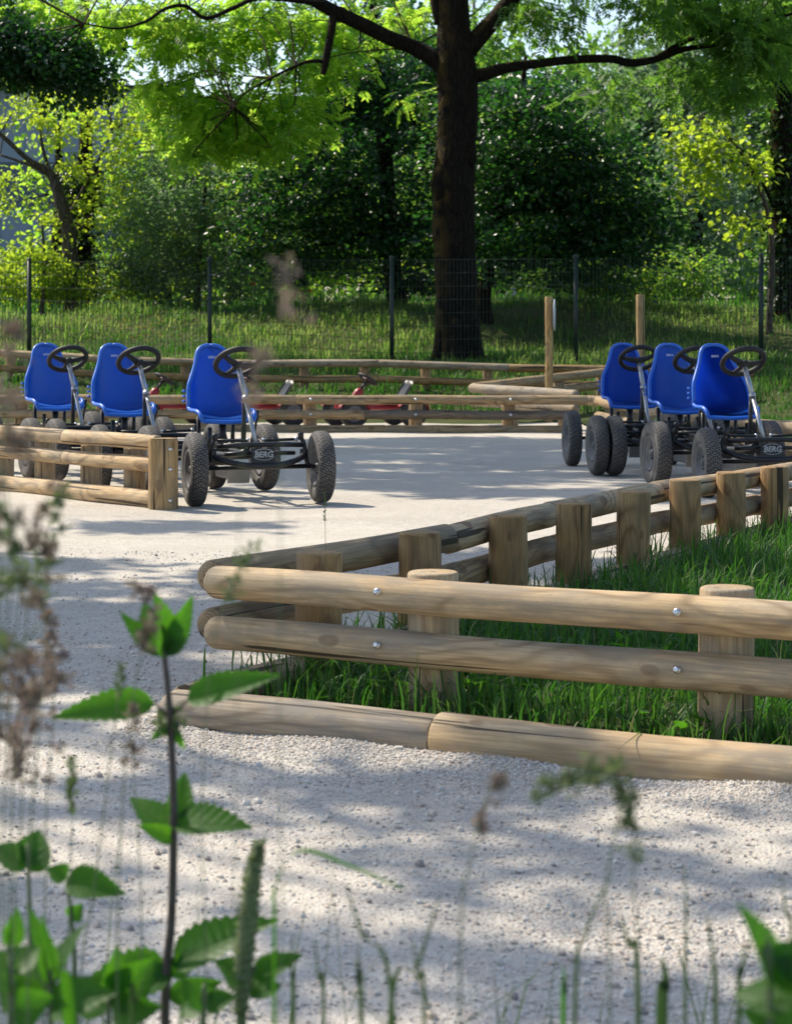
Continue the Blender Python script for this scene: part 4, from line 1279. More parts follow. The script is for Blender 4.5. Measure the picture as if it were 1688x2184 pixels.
# dense dark trees behind the big trunk
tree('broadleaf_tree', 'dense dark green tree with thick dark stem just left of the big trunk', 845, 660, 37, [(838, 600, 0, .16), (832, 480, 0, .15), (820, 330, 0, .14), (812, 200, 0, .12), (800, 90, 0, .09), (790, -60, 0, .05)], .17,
     [B(780, 330, 37.0, 270, 170, 1.5), B(690, 440, 36.6, 200, 130, 1.2), B(850, 150, 37.2, 150, 130, 1.1, 1.0), B(730, 190, 37.0, 110, 80, .8, .9), B(620, 520, 36.4, 150, 80, .8, .8), B(880, 540, 36.6, 130, 90, .9)], M['leaf_dark'], 600, 46, .21, .095, 41, flat=(1.5, 1.2, .32), ntw=60, extra=('leaf_mid', 60, 24),  # lighter extra clumps stand in for backlit patches in the dark crown
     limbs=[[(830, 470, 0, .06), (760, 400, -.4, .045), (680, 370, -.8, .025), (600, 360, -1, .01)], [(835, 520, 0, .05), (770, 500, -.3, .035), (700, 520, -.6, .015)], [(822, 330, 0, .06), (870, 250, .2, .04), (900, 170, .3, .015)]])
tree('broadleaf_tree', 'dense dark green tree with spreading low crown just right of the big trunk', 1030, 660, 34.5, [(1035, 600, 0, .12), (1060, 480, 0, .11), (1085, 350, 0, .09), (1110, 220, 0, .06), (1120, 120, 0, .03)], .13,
     [B(1130, 310, 34.5, 200, 150, 1.4, 1.2), B(1250, 400, 34.2, 150, 120, 1.1, 1.2), B(1110, 480, 34, 170, 90, 1.0), B(1330, 500, 34, 110, 80, .8), B(1160, 570, 34, 200, 55, .8, .7), B(1080, 210, 35, 120, 90, 1.0, .7)], M['leaf_dark'], 520, 46, .21, .095, 42, flat=(1.5, 1.2, .32), ntw=60, extra=('leaf_mid', 45, 24),  # mid green extra clumps painted in as backlit patches here too
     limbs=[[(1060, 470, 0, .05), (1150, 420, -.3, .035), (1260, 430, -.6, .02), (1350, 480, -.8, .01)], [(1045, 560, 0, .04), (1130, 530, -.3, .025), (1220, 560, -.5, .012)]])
tree('broadleaf_tree', 'grey green rounded bush-like tree between the left trunk pair and the dark trees', 420, 640, 38, [(425, 560, 0, .05), (430, 470, 0, .045), (440, 380, 0, .03), (450, 330, 0, .015)], .06,
     [B(400, 420, 38, 170, 110, 1.2), B(500, 520, 38, 140, 110, .9), B(330, 520, 38, 110, 100, .8), B(430, 590, 38, 200, 60, .7)], M['leaf_grey'], 330, 40, .17, .08, 43, 'bark_grey', 50, extra=('leaf_yellow', 45, 26))
tree('broadleaf_tree', 'leaning grey trunk with bright yellow-green leaves left, beside an ivy trunk', 150, 640, 38, [(150, 580, 0, .15), (147, 500, 0, .14), (128, 430, 0, .11), (108, 372, 0, .085), (60, 340, -.2, .05), (0, 285, -.4, .04), (-60, 240, -.5, .02)], .12,
     [B(70, 240, 38, 90, 45, .7), B(230, 350, 38, 70, 70, .6, .7), B(160, 320, 38, 45, 60, .5, .6), B(40, 580, 38, 120, 60, .8), B(220, 600, 38, 110, 45, .7, .7), B(270, 240, 38, 90, 60, .8, .7), B(215, 470, 38, 60, 60, .5, .6), B(90, 480, 38, 40, 45, .4, .5)], M['leaf_yellow'], 170, 26, .14, .085, 44, 'bark_grey', 60,
     limbs=[[(110, 375, 0, .045), (60, 350, .1, .03), (0, 330, .2, .02)], [(108, 372, 0, .04), (90, 310, .1, .03), (85, 250, .2, .015)], [(140, 470, 0, .04), (190, 380, .2, .03), (240, 280, .3, .015)]], aspect=.42)
ivy, Civ = tree('ivy_covered_tree', 'dark ivy covered trunk standing right beside the leaning grey trunk', 178, 640, 39, [(177, 560, 0, .15), (175, 480, 0, .15), (178, 400, 0, .14), (185, 250, 0, .12), (180, 60, 0, .10), (180, -100, 0, .07)], .17,
     [B(176, 520, 39, 22, 110, .17), B(178, 400, 39, 36, 60, .26), B(178, 600, 39, 22, 50, .17)], M['leaf_ivy'], 260, 26, .06, .085, 45, ntw=4, shell=.8)
tree('dark_conifer', 'dark tree mass hanging into the top left corner in front of the pale hall', 130, 640, 31, [(-320, 500, 0, .2), (-300, 200, 0, .18), (-180, 60, 0, .12), (-60, 90, 0, .08), (60, 120, 0, .05), (170, 150, 0, .02)], .2,
     [B(90, 120, 31, 140, 75, .9), B(190, 170, 31, 70, 60, .6), B(20, 90, 31, 110, 70, .8), B(-100, 60, 31, 160, 120, 1.2)], M['leaf_dark'], 260, 44, .16, .085, 46, ntw=30) if False else None
# a shaded bough of a tree that stands just outside the frame on the left
rg = np.random.default_rng(46)
tl = empty('broadleaf_tree', (-8.2, 29.5, float(hgt(-8.2, 29.5))), 0, 'dark shaded bough hanging into the top left corner of the photo', 'tree', 'trees behind the mesh fence')
o_ = np.array(tl.location)
mb = MB()
limb(mb, [(0, 0, -.1, .3), (0, 0, 2, .25), (.1, 0, 4, .2), (.1, 0, 5.2, .10)], 12, 6, 2)
pb = [at(p, q, 29.5) for p, q in ((-220, 20), (-100, 60), (0, 90), (90, 110), (170, 140), (235, 170))]
lp = [(*(np.array(p) - o_), .07 - .011 * i) for i, p in enumerate(pb)]
limb(mb, [(.1, 0, 4.2, .12)] + lp, 8, 5, 3)
cr, C = make_crown('crown', M['leaf_dark'], rg, [B(90, 125, 29.5, 120, 62, .8), B(180, 175, 29.5, 65, 50, .5), B(20, 110, 29.5, 90, 75, .7), B(-120, 60, 29.5, 150, 110, 1.2)], 330, 44, .15, .085, parent=tl, off=o_)
mb.build('trunk', M['bark'], tl)
# right side: ivy trunk and a bright young tree
tree('ivy_covered_tree', 'tall ivy covered trunk at the right edge of the photo', 1672, 655, 35, [(1672, 600, 0, .21), (1670, 480, 0, .20), (1668, 350, 0, .19), (1665, 200, 0, .17), (1660, 60, 0, .11), (1655, -120, 0, .08)], .17,
     [B(1668, 560, 35, 30, 110, .24), B(1666, 380, 35, 29, 130, .23), B(1664, 180, 35, 26, 120, .2), B(1664, 20, 35, 34, 80, .26)], M['leaf_ivy'], 380, 26, .055, .085, 47, ntw=4, shell=.8,
     limbs=[[(1660, 470, 0, .035), (1630, 400, -.2, .025), (1590, 330, -.4, .015), (1560, 300, -.5, .008)]])
tree('broadleaf_tree', 'young tree with sunlit yellow-green leaves, left of the right ivy trunk', 1640, 655, 34, [(1645, 560, 0, .05), (1640, 470, 0, .045), (1610, 380, -.1, .035), (1560, 300, -.2, .025), (1500, 250, -.2, .012)], .05,
     [B(1500, 290, 33.8, 80, 40, .5), B(1580, 360, 33.8, 60, 30, .4), B(1500, 400, 33.6, 40, 40, .35, .7), B(1600, 480, 33.8, 60, 25, .35), B(1480, 340, 33.8, 45, 40, .4)], M['leaf_yellow'], 62, 17, .20, .11, 48, 'bark_grey', 50, aspect=.42)
# bushes behind the fence
tree('broadleaf_tree', 'low bushy tree with small mid green leaves beside the right dark tree', 1380, 650, 37, [(1385, 580, 0, .05), (1390, 500, 0, .04), (1400, 430, 0, .02)], .06,
     [B(1390, 590, 36.6, 150, 50, .7), B(1300, 600, 36, 90, 40, .5), B(1250, 570, 36, 110, 50, .5, .6)], M['leaf_mid'], 150, 36, .16, .08, 49, ntw=24, extra=('leaf_yellow', 50, 26))
tree('broadleaf_tree', 'loose pale green undergrowth tree around the left fence post', 90, 640, 37.5, [(95, 560, 0, .03), (90, 480, 0, .02)], .04,
     [B(50, 590, 37.5, 110, 55, .5), B(150, 610, 37.8, 80, 35, .4), B(0, 420, 37.5, 40, 50, .4, .5)], M['leaf_yellow'], 110, 26, .15, .08, 50, 'bark_grey', 20, aspect=.42)

for px, d, hh, rx, mt, cl, lb in ((640, 46, 330, 170, 'leaf_bright', 190, 'sunlit light green tree showing through gaps of the dark tree left of the big trunk'), (985, 47, 420, 130, 'leaf_mid', 170, 'light green tree directly behind the big trunk'),
                              (1270, 45, 330, 150, 'leaf_mid', 170, 'sunlit light green tree behind the right dark crown'), (1480, 48, 380, 120, 'leaf_haze', 150, 'haze-paled green tree in the gap before the right ivy trunk'),
                              (350, 48, 400, 120, 'leaf_mid', 170, 'mid green tree standing before the right part of the hall'), (120, 46, 440, 90, 'leaf_bright', 45, 'light green tree before the hall, behind the leaning trunk'), (500, 50, 380, 110, 'leaf_mid', 150, 'mid green tree at the end of the hall under the hanging foliage')):
    tree('broadleaf_tree', lb, px, 632, d, [(px, 560, 0, .16), (px + 8, 632 - hh * .5, 0, .12), (px + 4, 632 - hh * .8, 0, .06)], .18,
         [B(px, 632 - hh * .70, d, rx * .8, hh * .30, 1.4), B(px - rx * .5, 632 - hh * .45, d, rx * .6, hh * .22, 1.2), B(px + rx * .5, 632 - hh * .42, d, rx * .6, hh * .22, 1.2), B(px, 632 - hh * .18, d, rx, hh * .16, 1.0, .8)],
         M[mt], cl, 30, .30, .14, 200 + px, ntw=40, group='trees in the middle distance', extra=None if mt == 'leaf_haze' else ('leaf_yellow', cl // 6, 24))
# trees farther off, closing the view; greyed leaf colours stand in for haze
far = [(20, 640, 84, 300, 760, 'leaf_mid'), (330, 640, 90, 300, 400, 'leaf_grey'), (560, 640, 66, 300, 360, 'leaf_mid'), (800, 640, 60, 250, 700, 'leaf_dark'), (1010, 640, 64, 260, 640, 'leaf_mid'),
       (1230, 640, 70, 230, 560, 'leaf_mid'), (1420, 640, 62, 200, 640, 'leaf_haze'), (1600, 640, 75, 260, 760, 'leaf_haze'), (1780, 640, 58, 200, 760, 'leaf_mid'), (1320, 640, 95, 260, 600, 'leaf_haze'), (580, 640, 100, 330, 380, 'leaf_grey')]
FL = ['far tree behind the pale hall at the left', 'far haze-greyed green tree at the right end of the hall', 'far tree seen under the bright hanging foliage', 'far dark tree behind the dense dark crown', 'far tall tree straight behind the big trunk',
      'far round tree to the right of the big trunk under the long limb', 'far hazy grey green tree left of the yellow-green young tree', 'far tall haze-greyed tree behind the young yellow tree', 'far tree behind the ivy trunk at the right edge', 'most distant tree in the gap right of the dark crown', 'most distant tall tree behind the hall roof']
for i, (px, py, d, rx, hh, mt) in enumerate(far):
    top = py - hh
    tree('broadleaf_tree', FL[i], px, 632, d, [(px, 560, 0, .25), (px + 10, py - hh * .4, 0, .2), (px + 5, py - hh * .7, 0, .12), (px, top, 0, .04)], .3,
         [B(px, py - hh * .62, d, rx * .5, hh * .36, 3.0), B(px - rx * .3, py - hh * .42, d, rx * .36, hh * .28, 2.4), B(px + rx * .3, py - hh * .45, d, rx * .36, hh * .28, 2.4), B(px, py - hh * .22, d, rx * .5, hh * .2, 2.0)],
         M[mt], int(200 + .45 * hh), 28, .45, .24, 60 + i, ntw=14, group='trees closing the far view')

rng = np.random.default_rng(91)
o, _c = make_crown('distant_undergrowth', M['leaf_mid'], rng, [(x, 56 + 1.5 * math.sin(x * 1.3), 2.1 + .5 * math.sin(x * .9) + .3 * math.sin(x * 2.3), 1.5, 1.2, 1.0) for x in np.arange(-16, 17, 1.1)], 900, 24, .34, .2, shell=.3)
tag(o, 'low mass of green undergrowth closing the view beyond the bank, under the far trees', 'undergrowth', kind='stuff')
# unseen trees left of the frame, their crowns shaped to throw the dappled shade
def shade_tree(x, y, h, spots, n_blobs, seed, label, zlo, zhi, bands=()):
    """spots: (x, y, rx, ry, weight) on the ground that the clumps of the crown keep in shade"""
    rg = np.random.default_rng(seed)
    root = empty('broadleaf_tree', (x, y, 0), 0, label, 'tree', 'unseen shade trees beside the track')
    o_ = np.array([x, y, 0])
    wgt = np.array([s_[2] * s_[3] * s_[4] for s_ in spots])
    blobs = []
    for q in rg.choice(len(spots), n_blobs, p=wgt / wgt.sum()):
        gx, gy, rx, ry, _ = spots[q]
        a, r_ = rg.uniform(0, 2 * PI), rg.uniform(0, 1) ** .5
        z = rg.uniform(zlo, zhi)
        blobs.append((gx + rx * r_ * math.cos(a) + SD.x / SD.z * z, gy + ry * r_ * math.sin(a) + SD.y / SD.z * z, z, rg.uniform(.22, .62), rg.uniform(.09, .24), rg.uniform(.08, .16)))
    for py, px0, px1, th in bands:
        gy = CAM_Z * F / (py - HY)
        L_ = (px1 - px0) / F * gy
        for q in range(max(3, int(L_ / .19))):
            gx = xat(px0, gy) + L_ * rg.uniform(0, 1)
            z = rg.uniform(zlo, zhi)
            blobs.append((gx + SD.x / SD.z * z, gy + rg.normal() * th * .17 + SD.y / SD.z * z, z, rg.uniform(.10, .24), th * rg.uniform(.16, .32), .05))
    n_blobs = len(blobs)
    cr, C = make_crown('crown', M['leaf_mid'], rg, blobs, n_blobs * 9, 22, .10, .12, parent=root, off=o_, shell=.1)
    mb = MB(); limb(mb, [(x, y, -.1, .28), (x, y, 1.5, .22), (x + .1, y + .1, 4, .18), (x + .2, y, h, .06)], 12, 6, seed)
    twigs(mb, rg, [(x + .1, y, 3.5), (x + .1, y, 5), (x + .2, y, h - 1)], np.array([b[:3] for b in blobs]), 30, .035)
    mb.v = [tuple(np.array(v) - o_) for v in mb.v]
    mb.build('trunk', M['bark'], root)
BANDS = [(1205, -120, 430, .5), (1250, -80, 380, .4), (1300, -60, 300, .2), (1385, -60, 430, .35), (1465, -60, 330, .2), (1690, -100, 880, .15), (1725, 300, 1000, .08), (1690, 1150, 1500, .07), (1750, 1300, 1780, .12),
         (1820, 480, 1250, .14), (1885, 1180, 1760, .10), (1925, -100, 760, .13), (2005, 1250, 1720, .09), (2090, 480, 1150, .09), (2115, -100, 420, .11), (2165, 1180, 1720, .09)]
shade_tree(-6.2, 9.0, 8, [(.35, 7.5, .9, 1.2, 1.2), (-1.0, 10.3, 1.3, .8, .3), (.5, 5.6, .9, .5, .5), (-1.1, 6.6, 1.0, 1.1, .5)], 52, 81, 'unseen leafy tree left of the track beside the verge, crown shaped for dappled shade', 5.5, 7.0, BANDS)
shade_tree(-5.9, 20.5, 9, [(.5, 15.8, 2.3, 3.3, 1.6), (2.4, 12.5, 1.0, 1.2, .5), (-2.5, 18, 1.5, 1.5, .6), (.9, 11.8, .9, .8, .5)], 200, 82, 'unseen leafy tree left of the track behind the karts, crown shaped for dappled shade', 6, 8.5)

# ------------------------------------------------------------------ hall and house behind the trees
hb = at(0, 640, 62)
hall = empty('industrial_hall', (hb.x, 62, 1.5), 0, 'large pale blue clad industrial hall half hidden behind the left trees', 'building')
s62 = 62 / F
xl, xr = -30.0, xat(345, 62) - hb.x
zm = (HY - 345) * s62 + CAM_Z - 1.5; ze = (HY - 185) * s62 + CAM_Z - 1.5
mb = MB(); mb.box(((xl + xr) / 2, 9, zm / 2), (xr - xl, 18, zm)); mb.build('wall', M['clad_dark'], hall)
mb = MB(); mb.box(((xl + xr) / 2, 9, (zm + ze) / 2), (xr - xl - .2, 17.8, ze - zm)); mb.build('upper_wall', M['clad_light'], hall)
mb = MB()
mb.add([(xl - .4, -.5, ze), (xr + .4, -.5, ze), (xr + .4, 18.5, ze), (xl - .4, 18.5, ze), (xl - .4, 9, ze + .7), (xr + .4, 9, ze + .7)], [(0, 1, 5, 4), (2, 3, 4, 5), (0, 4, 3), (1, 2, 5), (0, 3, 2, 1)], False)
mb.build('roof', M['roof'], hall)
mb = MB(); mb.box((-1.0 + xr * .2, -.06, 1.6), (4.0, .12, 3.2), None, .02); mb.build('gate', M['clad_light'], hall)
hs = at(1120, 640, 78)
house = empty('house', (hs.x, 78, 1.5), 0, 'pale plastered house glimpsed through the dark leaves right of the big trunk', 'building')
MB().box((0, 4, 1.5), (6.5, 7, 3.0)).build('wall', M['plaster'], house)
mb = MB(); mb.add([(-3.6, .1, 3.0), (3.6, .1, 3.0), (3.6, 7.9, 3.0), (-3.6, 7.9, 3.0), (-3.6, 4, 4.8), (3.6, 4, 4.8)], [(0, 1, 5, 4), (2, 3, 4, 5), (0, 4, 3), (1, 2, 5), (0, 3, 2, 1)], False)
mb.build('roof', M['roof'], house)
for x in (-1.8, .2, 2.1):
    wn = MB().box((x, .47, 1.6), (.9, .08, 1.2), None, .01).build('window', M['white'], house)
    MB().box((x, .42, 1.6), (.74, .03, 1.04)).build('pane', M['glass'], wn)

# ------------------------------------------------------------------ flowers on the bank
rng = np.random.default_rng(77)
def poppy(px, py, d, label):
    p = at(px, py, d)
    z0 = float(hgt(p.x, p.y))
    root = empty('poppy', (p.x, p.y, z0), 0, label, 'flower', 'poppies on the bank')
    h = max(p.z - z0, .15)
    MB().tube([(0, 0, 0), (.01, 0, h * .6), (0, 0, h)], .006, 5).build('stem', M['stalk'], root)
    n_ = 5
    a = np.arange(n_) * 2 * PI / n_
    Pp = np.tile([0, 0, h], (n_, 1)) + 0.0
    A = np.stack([np.cos(a), np.sin(a), .55 + 0 * a], 1)
    N = np.stack([-np.cos(a) * .5, -np.sin(a) * .5, 1 + 0 * a], 1)
    mesh_obj('petals', leaf_mesh('petals', Pp, A, N, np.full(n_, .085), np.full(n_, .045)), M['poppy'], root)
for px, py, lb in ((540, 607, 'red poppy just right of the second mesh fence post'), (662, 622, 'red poppy lowest and leftmost of the cluster under the dark crown'), (722, 608, 'red poppy in the middle of the cluster under the dark crown'), (765, 606, 'red poppy left one of a close pair near the dark stem'),
                   (776, 605, 'red poppy right one of a close pair near the dark stem'), (805, 604, 'red poppy beside the dark stem behind the big tree'), (640, 622, 'orange red poppy next to the lowest poppy')):
    poppy(px, py, 36.2, lb)
n_ = 60
cc = [(255, 690), (290, 700), (330, 690), (305, 720), (620, 690), (705, 700), (760, 690)]
Pf, Af, Nf = [], [], []
for i in range(n_):
    c = cc[i % len(cc)]
    p = at(c[0] + rng.normal() * 25, c[1] + rng.normal() * 9, 30 + rng.normal() * .6)
    for q in range(5):
        a = q * 2 * PI / 5 + i
        Pf.append(p); Af.append((math.cos(a), math.sin(a), .4)); Nf.append((-math.cos(a) * .4, -math.sin(a) * .4, 1))
o = mesh_obj('yellow_flowers', leaf_mesh('yellow_flowers', np.array(Pf), np.array(Af), np.array(Nf), np.full(len(Pf), .028), np.full(len(Pf), .014)), M['yellow'])
tag(o, 'tiny yellow wildflowers sprinkled in the meadow grass behind the mesh fence', 'flowers', kind='stuff')

# ------------------------------------------------------------------ foreground weeds, out of focus
rng = np.random.default_rng(9)
def verge_z(x, y): return 0.0
poly_sheet('grass_verge', [(-6, -6), (6, -6), (6, 2.35), (-6, 2.35)], .012, M['lawn'])
X = rng.uniform(-1.5, 1.5, 9000); Y = rng.uniform(-.5, 2.35, 9000)
k = (Y > .9) | (np.abs(X) > .5)
X, Y = X[k], Y[k]
o = blades('verge_grass', M['grass'], rng, X, Y, np.full(len(X), .01), rng.uniform(.05, .16, len(X)), rng.uniform(.0015, .003, len(X)), .5)
tag(o, 'short grass on the verge in front of the gravel', 'grass')

def nettle_leaf(L, Wd, serr=11, curl=.35):
    """a toothed, pointed leaf with a folded midrib, along +X"""
    mb = MB()
    n_ = serr * 2
    top, bot, mid = [], [], []
    for i in range(n_ + 1):
        t = i / n_
        wv = Wd * (math.sin(PI * min(t * 1.0, 1) ** .62) ** .9) * (1.0 if i % 2 else .84)
        z = -curl * L * t * t * .6
        mid.append((L * t, 0, z))
        top.append((L * t + (.02 * L if i % 2 else 0), wv, z + wv * .45))
        bot.append((L * t + (.02 * L if i % 2 else 0), -wv, z + wv * .45))
    vs_ = mid + top + bot
    m_ = n_ + 1
    fs = []
    for i in range(n_):
        fs.append((i, i + 1, m_ + i + 1, m_ + i)); fs.append((i + 1, i, 2 * m_ + i, 2 * m_ + i + 1))
    mb.add(vs_, fs)
    return mb
def leaf_to(parent, a, b, Wd, roll=0.0, curl=.3, petiole=.012, name='leaf', mat='nettle'):
    """leaf from world point a to world tip b"""
    a = Vector(a); b = Vector(b)
    d = b - a
    L = d.length
    xax = d.normalized()
    zax = Vector((0, -1, .45)); zax = (zax - xax * zax.dot(xax)).normalized()
    zax = Quaternion(xax, roll) @ zax
    yax = zax.cross(xax)
    m = Matrix(((xax.x, yax.x, zax.x, 0), (xax.y, yax.y, zax.y, 0), (xax.z, yax.z, zax.z, 0), (0, 0, 0, 1)))
    m = Matrix.Translation(a - parent.location) @ m
    return nettle_leaf(L, Wd, curl=curl).build(name, M[mat], parent, m)
def stem_obj(parent, pts, r0, r1, mat='stem', name='stem'):
    P = smoothpath(pts, 5)
    mb = MB()
    n_ = len(P)
    mb.tube([Vector(p) - parent.location for p in P], [r0 + (r1 - r0) * i / (n_ - 1) for i in range(n_)], 8)
    return mb.build(name, M[mat], parent)
D = 2.05
def Q(px, py, d=D): return at(px, py, d)
nb = Q(360, 2184); nb.z = 0
net = empty('nettle', nb, 0, 'tall blurred nettle with toothed leaves and dark stem in the left foreground', 'plant', 'weeds in the foreground')
stem_obj(net, [nb, Q(352, 2150), Q(366, 1950), Q(370, 1720), Q(364, 1560), Q(357, 1460), Q(350, 1400), Q(342, 1330)], .0050, .0024)
for a, b, wd, ro, dd in (((352, 1405), (345, 1265), .020, .9, -.01), ((352, 1400), (415, 1275), .013, .5, .0), ((350, 1395), (250, 1310), .011, -.5, .0), ((350, 1400), (300, 1280), .018, -.2, .02), ((352, 1400), (385, 1300), .016, .2, .02),
                          ((330, 1500), (112, 1518), .0185, .12, -.03), ((398, 1495), (580, 1428), .0175, -.2, -.03), ((362, 1545), (395, 1600), .006, 0, 0), ((362, 1545), (318, 1580), .006, 0, 0),
                          ((372, 1790), (280, 1690), .020, .4, .02), ((372, 1760), (530, 1748), .022, -.5, -.02), ((372, 1790), (300, 1760), .010, 0, -.02), ((372, 1750), (400, 1640), .014, .3, .03),
                          ((362, 2075), (165, 2100), .028, .3, -.03), ((368, 2060), (572, 1945), .026, -.45, -.02), ((366, 2085), (430, 2010), .012, 0, .0), ((362, 2100), (300, 2040), .012, 0, .0), ((360, 2130), (470, 2090), .014, -.1, 0)):
    v1, v2 = Q(*a, D), Q(*b, D + dd)
    leaf_to(net, v1, v2, wd, ro)
mb = MB()
for a, b in (((360, 1530), (330, 1500)), ((364, 1530), (398, 1495))): mb.tube([Q(*a) - net.location, Q(*b) - net.location], .0014, 6)
mb.build('petiole', M['stem'], net)
C0 = np.array(Q(362, 1535) - net.location)
rr = rng.normal(size=(90, 3)) * .006
mesh_obj('flower_bud', leaf_mesh('flower_bud', C0 + rr, rr, rng.normal(size=(90, 3)), np.full(90, .006), np.full(90, .003)), M['seed_green'], net)
# other leafy weeds
def weed(base_px, d, spine, leaves_, label, mat='nettle', r=.003):
    b = at(base_px, 2184, d); b.z = 0
    root = empty('leafy_weed', b, 0, label, 'plant', 'weeds in the foreground')
    stem_obj(root, [b] + [at(p, q, d) for p, q in spine], r, r * .5, 'stalk')
    for a, c, wd, ro, dd in leaves_: leaf_to(root, at(*a, d), at(*c, d + dd), wd, ro, mat=mat)
    return root
weed(70, 1.9, [(68, 2150), (66, 2000), (62, 1900), (58, 1800)], [((60, 1850), (-20, 1800), .016, .3, 0), ((60, 1850), (85, 1765), .018, .2, .02), ((62, 1860), (110, 1800), .012, .3, .03)],
     'dark leafed weed stalk at the left edge of the foreground')
weed(160, 1.95, [(160, 2120), (152, 1960), (142, 1880)], [((140, 1880), (260, 1898), .018, -.2, -.02), ((142, 1875), (100, 1850), .012, .3, 0), ((150, 1960), (175, 1930), .01, .2, 0)], 'weed with one dark horizontal leaf left of the tall nettle')
weed(110, 1.7, [(108, 2150), (100, 2060), (95, 1980)], [((105, 2100), (75, 1930), .012, .8, 0), ((108, 2110), (165, 1960), .013, -.7, .02), ((110, 2130), (-20, 2040), .02, .3, .02), ((110, 2150), (230, 2110), .02, -.3, -.03), ((60, 2160), (0, 2070), .02, .4, 0)],
     'bright green weed with upright blades in the lower left corner', 'nettle')
weed(520, 1.95, [(520, 2160), (530, 2100), (545, 2060)], [((530, 2090), (460, 2045), .016, .3, 0), ((540, 2085), (640, 2030), .014, -.3, 0), ((530, 2120), (480, 2060), .016, .5, .02), ((535, 2130), (600, 2090), .016, -.5, .02)], 'small leafy weed under the thick green spike')
weed(1640, 1.25, [(1640, 2150), (1630, 2080), (1625, 2020)], [((1640, 2110), (1600, 1925), .018, .9, 0), ((1660, 2110), (1740, 1990), .018, -.5, 0), ((1690, 2150), (1560, 2105), .015, .3, .02), ((1700, 2090), (1650, 2040), .012, .5, 0), ((1690, 2220), (1590, 2150), .02, .3, 0)],
     'very blurred bright leaves in the lower right corner', 'nettle')
weed(230, 1.75, [(232, 2150), (240, 2110)], [((236, 2140), (330, 2050), .022, .3, .0), ((236, 2150), (150, 2090), .020, -.3, .02), ((240, 2130), (255, 2020), .014, .5, .0), ((240, 2160), (330, 2150), .018, .2, -.03)], 'low broad leafed weed between the left weeds and the nettle')
weed(20, 1.6, [(22, 2150), (20, 2050), (15, 1980)], [((20, 2110), (-60, 2020), .018, .3, .0), ((20, 2080), (80, 2010), .016, -.3, .02), ((20, 2150), (110, 2130), .020, .2, .0), ((20, 2020), (40, 1940), .010, .5, 0)], 'leafy weed in the lower left corner behind the bright blades')
weed(430, 1.9, [(432, 2160), (440, 2130)], [((436, 2150), (400, 2090), .014, .4, 0), ((436, 2150), (500, 2120), .014, -.3, 0), ((436, 2160), (380, 2140), .014, .2, .02)], 'small leafy weed at the right foot of the nettle')
X = rng.uniform(-.55, .55, 150); Y = rng.uniform(1.7, 2.35, 150)
o = blades('verge_stalks', M['blade_dark'], rng, X, Y, np.zeros(150), rng.uniform(.22, .44, 150), rng.uniform(.0008, .0018, 150), .75)
tag(o, 'thin blurred grass stems along the lower edge of the photo', 'grass')
# thick green spike
b = at(540, 2184, 1.95); b.z = 0
sp = empty('plantain_spike', b, 0, 'thick green flower spike with purple tip right of the tall nettle', 'plant', 'weeds in the foreground')
P = [b, at(512, 2150, 1.95), at(525, 2000, 1.95), at(538, 1880, 1.95), at(552, 1800, 1.95)]
stem_obj(sp, P[:3], .003, .004, 'stalk')
mb = MB()
PP = smoothpath([(*(at(512, 2160, 1.95)), .0065), (*P[2], .0085), (*P[3], .0065), (*P[4], .0028)], 8)
mb.tube([Vector(p[:3]) - b for p in PP], [p[3] for p in PP], 10)
mb.build('spike', M['seed_pale'], sp)
PPn = np.array(PP)
idx = rng.integers(0, len(PPn), 700); az = rng.uniform(0, 2 * PI, 700)
dirs = np.stack([np.cos(az), np.sin(az), .5 + 0 * az], 1)
mesh_obj('florets', leaf_mesh('florets', PPn[idx, :3] - np.array(b) + dirs * PPn[idx, 3:4] * .9 + rng.normal(size=(700, 3)) * .001, dirs, rng.normal(size=(700, 3)), np.full(700, .0042), np.full(700, .0016)), M['seed_pale'], sp)

